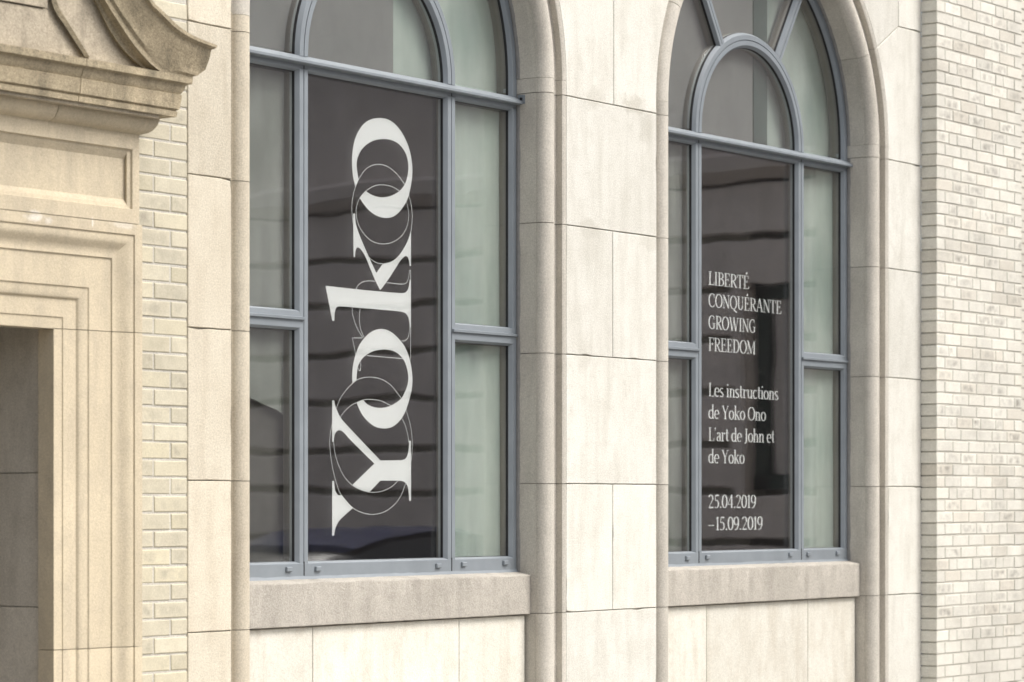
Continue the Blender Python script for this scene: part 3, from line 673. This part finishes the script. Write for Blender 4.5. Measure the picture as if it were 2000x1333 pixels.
    g['5'] = (.44, [('k', [(.13, .95), (.38, .95)]), ('h', [(.12, .97), (.09, .56)]), ('a', el(.18, .31, .18, .29, 120, -130, 16))])
    g['9'] = (.46, [('a', el(.22, .68, .165, .3, 0, 360, 20)), ('a', [(.385, .68), (.38, .35), (.27, .08), (.1, .0)])])
    g['.'] = (.18, [('k', [(.09, 0), (.09, .12)])])
    g['-'] = (.56, [('h', [(.02, .35), (.45, .35)]), ('h', [(.02, .37), (.45, .37)])])
    g["'"] = (.18, [('k', [(.09, 1.0), (.09, .9)]), ('h', [(.11, .92), (.05, .76)])])
    g[' '] = (.22, [])
    return g
GL = G()
ACC = {'É': 'E'}
def pen(mode, pts):
    """polyline -> strip of quads whose width follows the pen"""
    V = []; n = len(pts)
    cl = n > 8 and abs(pts[0][0] - pts[-1][0]) + abs(pts[0][1] - pts[-1][1]) < 1e-6
    for i in range(n):
        a = pts[i - 1] if i > 0 else (pts[-2] if cl else pts[0]); b = pts[i + 1] if i < n - 1 else (pts[1] if cl else pts[-1])
        d = Vector((b[0] - a[0], b[1] - a[1])); d.normalize()
        w = {'k': TK, 'h': TH}.get(mode) or (TH + (TK - TH) * abs(d.y) ** 1.5)
        nn = Vector((-d.y, d.x)) * w / 2
        V.append(((pts[i][0] + nn.x, pts[i][1] + nn.y), (pts[i][0] - nn.x, pts[i][1] - nn.y)))
    return V
def textline(s, px0, px1, py, cap, trim=0.0):
    x0, z0 = at(px0, py, YL); x1 = at(px1, py, YL)[0]
    adv = sum(GL[ACC.get(ch, ch)][0] for ch in s) - .06
    sx = (x1 - x0) / adv; vs, fs = [], []; cur = -.02; k = 0
    for ch in s + ' ':
        wd, strokes = GL[ACC.get(ch, ch)]
        if ch == ' ' and vs:
            obj('text_word', vs, fs, M['white'], ban2); vs, fs = [], []
        if ch == 'É': strokes = strokes + [('k', [(.26, 1.10), (.36, 1.26)])]
        for mo, pts in strokes:
            q = pen(mo, pts); b = len(vs)
            for l_, r_ in q:
                for u, v in (l_, r_): vs.append((x0 + (cur + u) * sx, YL - (k % 5) * .0002, z0 + v * cap))
            for i in range(len(q) - 1): fs.append([b + 2 * i, b + 2 * i + 1, b + 2 * i + 3, b + 2 * i + 2])
            k += 1
        cur += wd
CAPH = .0755
for s, a, b, y in (('LIBERTÉ', 1384, 1462, 556.4), ('CONQUÉRANTE', 1384, 1525.5, 599.4), ('GROWING', 1384, 1475, 642.3), ('FREEDOM', 1384, 1475, 685.5),
                   ('Les instructions', 1384, 1519.5, 774.2), ('de Yoko Ono', 1384, 1495, 817.8), ("L'art de John et", 1384, 1512, 861.5), ('de Yoko', 1384, 1453.5, 904.8),
                   ('25.04.2019', 1383.5, 1476, 993), ('-15.09.2019', 1383.5, 1489, 1036.4)):
    textline(s, a, b, y, CAPH)

# ------------------------------------------------------------------ bricks
BM = {}
def brick_mesh(L, D, hgt, m, var):
    k = (round(L, 3), round(D, 3), round(hgt, 4), m.name, var)
    if k not in BM:
        rr = random.Random(str(k)); b = .003; mb = MB()
        def ring(dx, dz, y): return [(sx * (L / 2 - dx) + rr.uniform(-.0012, .0012), y, sz * (hgt / 2 - dz) + rr.uniform(-.0012, .0012)) for sx, sz in ((-1, -1), (1, -1), (1, 1), (-1, 1))]
        mb.loft([ring(0, 0, D / 2), ring(0, 0, -D / 2 + b), ring(b, b, -D / 2)])
        BM[k] = mesh('brick', mb.v, mb.f, m)
    return BM[k]
def brick(parent, x0, x1, z0, z1, yf, D, m, J=.010):
    L = x1 - x0 - J; hgt = z1 - z0 - J
    o = bpy.data.objects.new('brick', brick_mesh(L, D, hgt, m, random.randint(0, 3)))
    put(o, ((x0 + x1) / 2, yf + D / 2 + random.uniform(-.001, .0015), (z0 + z1) / 2 + random.uniform(-.0008, .0008)), parent)
    return o
# strip of wall between the doorway and the stone front
bw = thing('brick_wall', 'strip of buff brick wall between the carved doorway and the stone front', 'wall', (-2.6, .05, 0))
xa, xb = at(302, 500)[0], at(335, 500)[0]
for i in range(-10, 30):
    z1 = H + 1.3775 - .075 * i; z0 = z1 - .075
    if i % 2 == 0: ed = [xa - .105, xa, SL + .006]
    else: ed = [xa - .108, xb, SL + .006]
    for a, b in zip(ed[:-1], ed[1:]): brick(bw, a, b, z0, z1, .004, .10, M['brickL'])
MB().box(-3.2, SL - .0005, .0085, .3, -.02, H + 2.3).build('mortar_bed', M['mortar'], bw)
lw = MB(); lc = MB().box(-9.0, -5.15, .010, .3, -.02, TOPZ).box(-5.15, SL - .001, .010, .3, H + 2.31, TOPZ)
for i in range(-28, 40):
    z1 = H + 1.3775 - .075 * i; z0 = z1 - .075; x = -9.0 + (.107 if i % 2 else 0)
    while x < SL - .21:
        if x + .2 < -5.2 or z0 > H + 2.33: lw.box(x, x + .203, .004, .1, z0 + .005, z1 - .005)
        x += .2132
tag(lw.build('brick_rest', M['brickL'], bw), kind='stuff'); lc.build('mortar_bed', M['mortar'], bw)
# pilaster on the right: five stretcher courses, then one of headers and stretchers
pil = thing('brick_pilaster', 'pale brick pilaster standing forward at the right of the stone front', 'pilaster', (4.87, -.05, 0))
YR = -.11; cx0 = at(1830, 500, YR)[0]; cx1 = at(1996.5, 500, YR)[0]; CH = .07275; st_ = .2132
rows_ = []
zf = H + 1.7587                          # underside of a header course
for k in range(-19, 42):
    z1 = zf - CH * (k - 1); z0 = z1 - CH; ph = k % 6
    if ph == 0: L = [.16, .106, .2132, .106, .2132, .106, .16, .2]
    elif ph in (1, 3, 5): L = [.1066] + [st_] * 6
    else: L = [st_] * 6
    x = cx0
    for i, l in enumerate(L):
        e = min(x + l, cx1)
        if e - x > .03: rows_.append((abs(z0 - H - .9), i, x, e, z0, z1))
        x += l
        if x >= cx1: break
seen = [r for r in rows_ if -0.9 < r[4] - H and r[4] - H < 3.1]
key = sorted(seen, key=lambda r: (-(r[3] - r[2] > .14), r[0]))
keep = set(id(r) for r in key[:300]); rest = MB()
for r in rows_:
    if id(r) in keep: brick(pil, r[2] - (.00475 if r[1] == 0 else 0), r[3], r[4], r[5], YR, .108, M['brickR'], .0095)
    else:
        J = .00475; rest.box(r[2] + (J if r[1] else 0), r[3] - J, YR, YR + .108, r[4] + J, r[5] - J)
tag(rest.build('brick_rest', M['brickR'], pil), kind='stuff')
MB().box(cx0 + .009, cx1 - .004, YR + .0045, -.003, zf - CH * 40, zf + CH * 21).build('mortar_bed', M['mortar'], pil)
MB().box(cx1, XW, .02, .3, 0, TOPZ).build('set_back_wall', M['mortar'], pil)
MB().box(cx0, cx1, YR, .3, zf + CH * 20 + .004, TOPZ).build('pilaster_head', M['brickR'], pil)
rb = MB()
for k in range(-26, 42):
    z1 = zf - CH * (k - 1)
    for i in range(23):
        x = cx1 + .004 + i * st_ + (.107 if k % 2 else 0); rb.box(x, x + st_ - .0095, .012, .1, z1 - CH + .00475, z1 - .00475)
tag(rb.build('set_back_brick', M['brickR'], pil), kind='stuff')

# ------------------------------------------------------------------ carved doorway at the left
dw = thing('stone_doorway', 'warm carved stone doorway with moulded frame and curved pediment', 'doorway', (-3.98, -.1, 0))
YD = -.12; so = at(278, 800, YD)[0]; zo = H + 1.143; DC = -3.98
pr = [(0, .10), (0, 0), (.044, 0), (.046, .007)]
pr += [(.046 + .098 * t, .007 + .026 * (t - .28 * math.sin(2 * math.pi * t) * .9)) for t in [i / 10 for i in range(1, 11)]]
pr += [(.146, .040), (.272, .040), (.276, .046)]
pr += [(.276 + .046 * math.sin(R(a)), .046 + .012 * (1 - math.cos(R(a)))) for a in (20, 40, 60, 75, 90)]
pr += [(.326, .063), (.398, .063), (.400, .068), (.446, .068), (.446, .155)]
uin = .446; zh = zo - uin
def door_row(kind, v):
    if kind == 'v': return [(so - u, YD + d, v) for u, d in pr] + [(so - .1, YD + .155, v)]
    return [(v, YD + d, zo - u) for u, d in pr] + [(v, YD + .155, zo - .1)]
def mirrored(o, c=DC):
    me = o.data.copy(); me.transform(Matrix.Scale(-1, 4, (1, 0, 0))); me.flip_normals()
    q = bpy.data.objects.new(o.name.split('.')[0], me)
    l = WL[o.name]; put(q, (2 * c - l.x, l.y, l.z), o.parent); return q
for za, zb in ((0.0, 1.05), (1.053, zh - .0015)):
    o = MB().loft([door_row('v', za), door_row('v', zb)]).build('door_jamb', M['portal'], dw, 35); mirrored(o)
# lintel with mitred corners: half, then its mirror
cor = [(so - u, YD + d, zo - u) for u, d in pr] + [(so - .1, YD + .155, zo - .1)]
ends = [(DC, y, z) for x, y, z in cor]
dn = [(so - u, YD + d, zh + .0015) for u, d in pr] + [(so - .1, YD + .155, zh + .0015)]
o = MB().loft([ends, cor, dn]).build('door_lintel', M['portal'], dw, 35); mirrored(o)
# deep reveal: a second step and the side walls of the porch, coursed
xr = so - uin
for za, zb in ((-.02, H - .43), (H - .426, H + .114), (H + .118, zh + .9)):
    o = MB().box(xr + .016, xr + .4, YD + .162, .9, za, zb).build('porch_block', M['porch'], dw); mirrored(o)
MB().box(2 * DC - so + .3, so - .3, .9, 1.0, 0, zh + .9).build('porch_back', M['portal'], dw)
MB().box(2 * DC - so + .1, so - .1, YD + .16, 1.0, zh + .9, zh + 1.0).build('porch_ceiling', M['portal'], dw)
MB().box(2 * DC - so + .46, so - .46, YD + .16, .2, zh + .02, zh + .95).build('porch_lintel', M['portal'], dw)
dr = MB().box(DC - .55, DC + .55, .84, .9, 0, 2.2).build('door', M['door'], dw)
MB().box(DC + .42, DC + .46, .80, .84, 1.0, 1.15).build('handle', M['rim'], dr)
# frieze with a sunk panel
s0 = at(272, 350, YD)[0]
zfb = zo + .003; zft = mitre(272, 268, s0, YD)[1] + .02
rev = []
def fr_pt(px, py, d): x, z = at(px, py, YD + d); return x, z
def zrow(px, py, d): return at(px, py, YD + d)[1]
bz0 = zrow(0, 333 + 180 / 4, .03); tz0 = zrow(0, 1100 / 4, .03)
xi = at(243, 333, YD + .03)[0]; xi2 = at(259, 333, YD)[0]
fm = [(s0, zfb, zft, .0), (xi2, zfb + .058, zft - .075, 0.0), (xi2 - .003, zfb + .061, zft - .078, .010), (xi2 - .02, zfb + .075, zft - .09, .014), (xi + .002, zfb + .098, zft - .115, .030)]
mb = MB(); rows = []
rows.append([(s0, .05, zfb), (s0, .05, zft), (2 * DC - s0, .05, zft), (2 * DC - s0, .05, zfb)])
for x, za, zb, d in fm: rows.append([(x, YD + d, za), (x, YD + d, zb), (2 * DC - x, YD + d, zb), (2 * DC - x, YD + d, za)])
mb.loft(rows, caps=False); n = len(rows) * 4; mb.f.append([n - 4, n - 3, n - 2, n - 1]); mb.m.append(0)
mb.build('frieze_panel', M['portal'], dw)
# horizontal cornice: every silhouette point is a mitred corner of the moulding
sil = [(272, 271), (273, 264), (288, 261), (298, 256), (306, 248), (311, 238), (313, 229), (345, 229), (347, 219), (343, 217.5), (344.5, 216), (351, 214), (356, 187), (352, 185.5), (354, 183), (359, 178), (362, 172), (363, 168), (366, 166.5), (376, 164.5), (377, 151)]
cp_ = [mitre(px, py, s0, YD) for px, py in sil]
def corn(pts, name, mat, s_lo, splits):
    prof_ = [(p, z) for p, z in pts]
    xs_ = [s_lo] + splits
    for i in range(len(xs_)):
        last = i == len(xs_) - 1
        a = xs_[i] + (.002 if i else 0); rows = []
        ra = [(a, YD - p, z) for p, z in prof_] + [(a, .03, prof_[-1][1]), (a, .03, prof_[0][1])]
        if not last:
            b = xs_[i + 1] - .002; rb_ = [(b, y, z) for x, y, z in ra]; rows = [ra, rb_]
        else:
            rc_ = [(s0 + p, YD - p, z) for p, z in prof_] + [(s0, .03, prof_[-1][1]), (s0, .03, prof_[0][1])]
            rd_ = [(s0 + p, -.002, z) for p, z in prof_] + [(s0, .035, prof_[-1][1]), (s0, .035, prof_[0][1])]
            rows = [ra, rc_, rd_]
        o = MB().loft(rows).build(name, mat, dw, 24); mirrored(o)
j1 = at(150, 180, YD - .1)[0]; j2 = at(112, 230, YD - .05)[0]
corn(cp_[:7], 'bed_moulding', M['portal'], DC, [j2])
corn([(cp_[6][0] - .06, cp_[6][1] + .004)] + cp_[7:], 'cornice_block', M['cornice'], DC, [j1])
# curved pediment: sweeping crown, fillet, recessed face
def row_px(pts, y): return [P(px, py, y) for px, py in pts]
tip = mitre(425, 89, s0, YD)[0]; y0_ = YD - tip; yC = YD - cp_[-1][0]
def ext(pts):     # carry the curve up out of the picture
    (x0, y0), (x1, y1) = pts[0], pts[1]
    return [(x0 - 75, y0 - 240), (x0 - 52, y0 - 150), (x0 - 28, y0 - 62)] + pts
def samp(pts, n=22):
    q = smoothpts([(float(a), float(b)) for a, b in pts], False, 8)
    d = [0]
    for i in range(1, len(q)): d.append(d[-1] + (q[i] - q[i - 1]).length)
    out = []
    for k in range(n + 1):
        t = d[-1] * k / n; i = max(j for j in range(len(d)) if d[j] <= t + 1e-9); i = min(i, len(q) - 2)
        f = (t - d[i]) / (d[i + 1] - d[i]); v = q[i].lerp(q[i + 1], f); out.append((v.x, v.y))
    return out
rowsP = [
    (ext([(297, 0), (322, 25), (350, 52), (382, 72), (425, 89)]), y0_),
    (ext([(292, 3), (317, 29), (346, 57), (379, 77), (423, 94)]), y0_),
    (ext([(284, 3), (309, 32), (339, 62), (373, 84), (413, 98)]), y0_ + .018),
    (ext([(262, 0), (291, 38), (324, 76), (362, 104), (409, 115)]), y0_ + .03),
    (ext([(240, 0), (271, 46), (305, 88), (346, 119), (401, 137)]), y0_ + .055),
    (ext([(222, 0), (255, 50), (291, 97), (334, 132), (386, 148)]), yC - .012),
    (ext([(214, 0), (248, 52), (284, 101), (326, 137), (377, 150)]), yC),
    (ext([(205, 0), (236, 50), (266, 93), (312, 139), (376, 164)]), yC + .001)]
mb = MB(); rr_ = []
for pts, y in rowsP: rr_.append(row_px(samp(pts), y))
backT = [Vector((v.x + .01, .0, v.z)) for v in rr_[0]]; backB = [Vector((v.x, .0, v.z)) for v in rr_[-1]]
allr = [backT] + rr_ + [backB]
mb.loft([[r[k] for r in allr] for k in range(len(allr[0]))]); o = mb.build('raking_crown', M['cornice'], dw, 40); mirrored(o)
YT = yC + .062
fil = [(ext([(204, 0), (234, 50), (263, 92), (302, 136)]), yC + .004), (ext([(200, 0), (230, 52), (259, 95), (297, 136)]), yC + .022), (ext([(193, 0), (223, 57), (252, 100), (286, 134)]), yC + .036), (ext([(186, 0), (216, 61), (246, 103), (279, 133)]), yC + .038), (ext([(183, 0), (213, 63), (243, 105), (275, 133)]), YT + .004)]
rr_ = [row_px(samp(p, 18), y) for p, y in fil]; bk = [Vector((v.x, 0, v.z)) for v in rr_[0]]; bk2 = [Vector((v.x, 0, v.z)) for v in rr_[-1]]
o = MB().loft([[r[k] for r in [bk] + rr_ + [bk2]] for k in range(19)]).build('raking_fillet', M['cornice'], dw, 40); mirrored(o)
tz = at(0, 92, YD)[1]
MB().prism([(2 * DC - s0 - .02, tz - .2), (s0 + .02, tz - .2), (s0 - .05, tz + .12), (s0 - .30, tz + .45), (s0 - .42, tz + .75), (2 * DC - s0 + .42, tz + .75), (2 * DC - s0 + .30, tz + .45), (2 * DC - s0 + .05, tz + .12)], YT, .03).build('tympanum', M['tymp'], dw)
# raised block and curved rib inside the pediment
q = [at(x, y, YT - .026) for x, y in ((-120, -140), (92, -112), (93, 16), (-120, -22))]
MB().prism(q, YT - .026, YT).build('carved_block', M['tymp'], dw)
q = [at(x, y, YT - .018) for x, y in ((-120, -18), (93, 20), (94, 125), (-120, 92))]
MB().prism(q, YT - .018, YT).build('carved_block', M['tymp'], dw)
ra = [(86, -90), (93, -30), (106, 18), (124, 47), (148, 84), (166, 112)]; rb2 = [(97, -90), (103, -32), (115, 14), (133, 44), (157, 82), (175, 112)]
sr = [samp(ra, 14), samp(rb2, 14)]
rw = [row_px(sr[0], YT), row_px(sr[0], YT - .022), row_px(sr[1], YT - .030), row_px(sr[1], YT)]
MB().loft([[r[k] for r in rw] for k in range(15)]).build('scroll_rib', M['cornice'], dw, 40)

# ------------------------------------------------------------------ the wing across the forecourt, seen mirrored in the panes
def wing_at(px, py):
    k = (px - 1000) / F; t = (XW - CX) / (sa + ca * k); yv = CY + t * (ca - sa * k)
    return 2 * YG - yv, H + t * (YH - py) / F
wing = thing('museum_wing', 'grey rusticated stone wing mirrored in the dark window panes', 'building', (XW, -8, 0))
WY0, WY1 = -16.0, -2.2
lv = [-.05, .4, .85, H - .36, H + .09, H + .51, H + .98, H + 1.44, H + 1.895, H + 2.35, H + 2.84]
gy0 = wing_at(1462, 700)[0]; gy1 = wing_at(1556, 700)[0]; gz0 = wing_at(1500, 955)[1]; gz1 = wing_at(1500, 552)[1]
ga, gb = min(gy0, gy1), max(gy0, gy1)
for i in range(len(lv) - 1):
    z0, z1 = lv[i] + .034, lv[i + 1] - .034
    spans = [(WY0, WY1)]
    if z1 > gz0 and z0 < gz1: spans = [(WY0, ga), (gb, WY1)]
    if len(spans) == 2 and z1 > gz1: MB().box(XW, XW + .3, ga, gb, gz1, z1).build('window_lintel', M['wing'], wing)
    if len(spans) == 2 and z0 < gz0: MB().box(XW, XW + .3, ga, gb, z0, gz0).build('window_sill', M['wing'], wing)
    for a, b in spans:
        sec = [(XW + .3, z0), (XW + .012, z0), (XW, z0 + .015), (XW, z1 - .015), (XW + .012, z1), (XW + .3, z1)]
        MB().loft([[(x, y, z) for x, z in sec] for y in (a, b)]).build('stone_course', M['wing'], wing)
MB().box(XW + .11, XW + .6, WY0 + .01, ga - .02, -.05, lv[-1]).box(XW + .07, XW + .6, gb + .02, WY1 - .01, -.05, lv[-1]).box(XW + .35, XW + .6, ga - .02, gb + .02, -.05, lv[-1]).build('joint_core', M['joint'], wing)
MB().loft([[(x, y, z) for x, z in ((XW + .4, lv[-1]), (XW - .03, lv[-1]), (XW - .16, lv[-1] + .08), (XW - .18, lv[-1] + .2), (XW - .02, lv[-1] + .26), (XW + .4, lv[-1] + .26))] for y in (WY0 - .1, WY1 + .1)]).build('string_course', M['wing'], wing)
MB().box(XW + .02, XW + .6, WY0, WY1, lv[-1] + .25, 8.6).build('upper_wall', M['wing'], wing)
MB().loft([[(x, y, z) for x, z in ((XW + .6, 8.6), (XW, 8.6), (XW - .35, 8.85), (XW - .38, 9.0), (XW + .6, 9.05))] for y in (WY0 - .2, WY1 + .2)]).build('roof_cornice', M['wing'], wing)
MB().box(XW + .6, XW + 8, WY0, WY1, -.05, 8.9).build('wing_mass', M['wing'], wing)
def wy(px): return wing_at(px, 700)[0]
def span(a, b): return min(wy(a), wy(b)), max(wy(a), wy(b))
l0, l1 = span(1463, 1490); p0_, p1_ = span(1496, 1527); r0_, r1_ = span(1550, 1562)
gw = MB().box(XW + .12, XW + .18, l0, l1, gz0, gz1).box(XW + .12, XW + .18, r0_, r1_, gz0, gz1).box(XW + .12, XW + .17, ga, gb, gz1 - .12, gz1).box(XW + .12, XW + .17, ga, gb, gz0, gz0 + .12).build('green_window', M['green'], wing)
MB().box(XW + .24, XW + .25, ga, gb, gz0 + .12, gz1 - .12).build('pane', M['carglass'], gw)
MB().box(XW + .19, XW + .2, p0_, p1_, gz0 + .13, gz1 - .13).build('curtain', M['wing'], gw)
e0, e1 = span(1440, 1459)
MB().box(XW - .05, XW + .2, e0, e1, gz0 - .05, gz1 + .1).build('window_surround', M['wing'], wing)

# ------------------------------------------------------------------ parked car on the forecourt, also only seen mirrored
car = thing('parked_car', 'dark blue car dimly mirrored at the foot of the window with big lettering', 'car', (5.3, -4.9, -.16))
gx, gy, gz = 5.3, -4.9, -.16
KZ = 1.1
stn = [(-2.25, .35, .62, .62), (-2.15, .28, .80, .78), (-1.5, .22, .88, .90), (-.75, .20, .90, .96), (.6, .20, .90, .97), (1.6, .22, .90, .98), (2.1, .28, .82, .94), (2.28, .4, .66, .80)]
rows = []
for x, zl, hw, zu in stn:
    rows.append([(gx + x, gy + sy * w_, gz + z * KZ) for sy, w_, z in ((-1, hw * .86, zl), (-1, hw, zl + .14), (-1, hw, zu - .22), (-1, hw * .93, zu - .05), (-1, hw * .6, zu), (1, hw * .6, zu), (1, hw * .93, zu - .05), (1, hw, zu - .22), (1, hw, zl + .14), (1, hw * .86, zl))])
MB().loft(rows).build('body', M['carpaint'], car, 40)
cst = [(-1.35, .93, .70, .95), (-.75, .96, .66, 1.28), (-.2, .97, .64, 1.43), (.7, .97, .64, 1.44), (1.25, .97, .66, 1.30), (1.75, .96, .70, .98)]
rows = []
for x, zb, hw, zt_ in cst: rows.append([(gx + x, gy + sy * w_, gz + z * KZ) for sy, w_, z in ((-1, .80, zb - .06), (-1, hw + .03, (zb + zt_) / 2), (-1, hw * .9, zt_ - .04), (-1, hw * .5, zt_), (1, hw * .5, zt_), (1, hw * .9, zt_ - .04), (1, hw + .03, (zb + zt_) / 2), (1, .80, zb - .06))])
MB().loft(rows).build('cabin_glass', M['carglass'], car, 40)
rows = []
for x, hw, zt_ in ((-.62, .58, 1.36), (-.2, .61, 1.46), (.4, .62, 1.475), (.9, .61, 1.445), (1.2, .58, 1.36)): rows.append([(gx + x, gy + s_ * w_, gz + z * KZ) for s_, w_, z in ((-1, hw, zt_ - .035), (-1, hw * .6, zt_), (1, hw * .6, zt_), (1, hw, zt_ - .035), (1, hw * .8, zt_ - .07), (-1, hw * .8, zt_ - .07))])
MB().loft(rows).build('roof', M['carpaint'], car, 40)
def disc(x, y, z, r, w_, n=20): return [[(x + r * math.cos(2 * math.pi * i / n), y + s_, z + r * math.sin(2 * math.pi * i / n)) for i in range(n)] for s_ in (-w_ / 2, w_ / 2)]
for wx in (-1.4, 1.35):
    for sy in (-1, 1):
        t_ = MB().loft(disc(gx + wx, gy + sy * .80, gz + .32, .32, .21)).build('wheel', M['tyre'], car, 40)
        MB().loft(disc(gx + wx, gy + sy * .82, gz + .32, .21, .20)).build('rim', M['rim'], t_, 40)
for sy in (-1, 1):
    MB().box(gx - 2.26, gx - 2.1, gy + sy * .55 - .14, gy + sy * .55 + .14, gz + .58, gz + .70).build('headlight', M['lamp'], car)
    MB().box(gx + 2.12, gx + 2.27, gy + sy * .56 - .13, gy + sy * .56 + .13, gz + .68, gz + .84).build('tail_light', M['lampR'], car)
    MB().box(gx - .72, gx - .55, gy + sy * .9 - .12, gy + sy * .9 + .12, gz + .93, gz + 1.06).build('door_mirror', M['carpaint'], car)

# room behind the panes, kept dark
rm = MB().box(SL, SR, .62, .7, -.1, TOPZ).box(SL - .1, SL, .3, .7, -.1, TOPZ).box(SR, SR + .1, .21, .7, -.1, TOPZ).box(SL, SR, .5, .7, TOPZ, TOPZ + .1)
tag(rm.build('interior_wall', M['inner']), kind='structure')
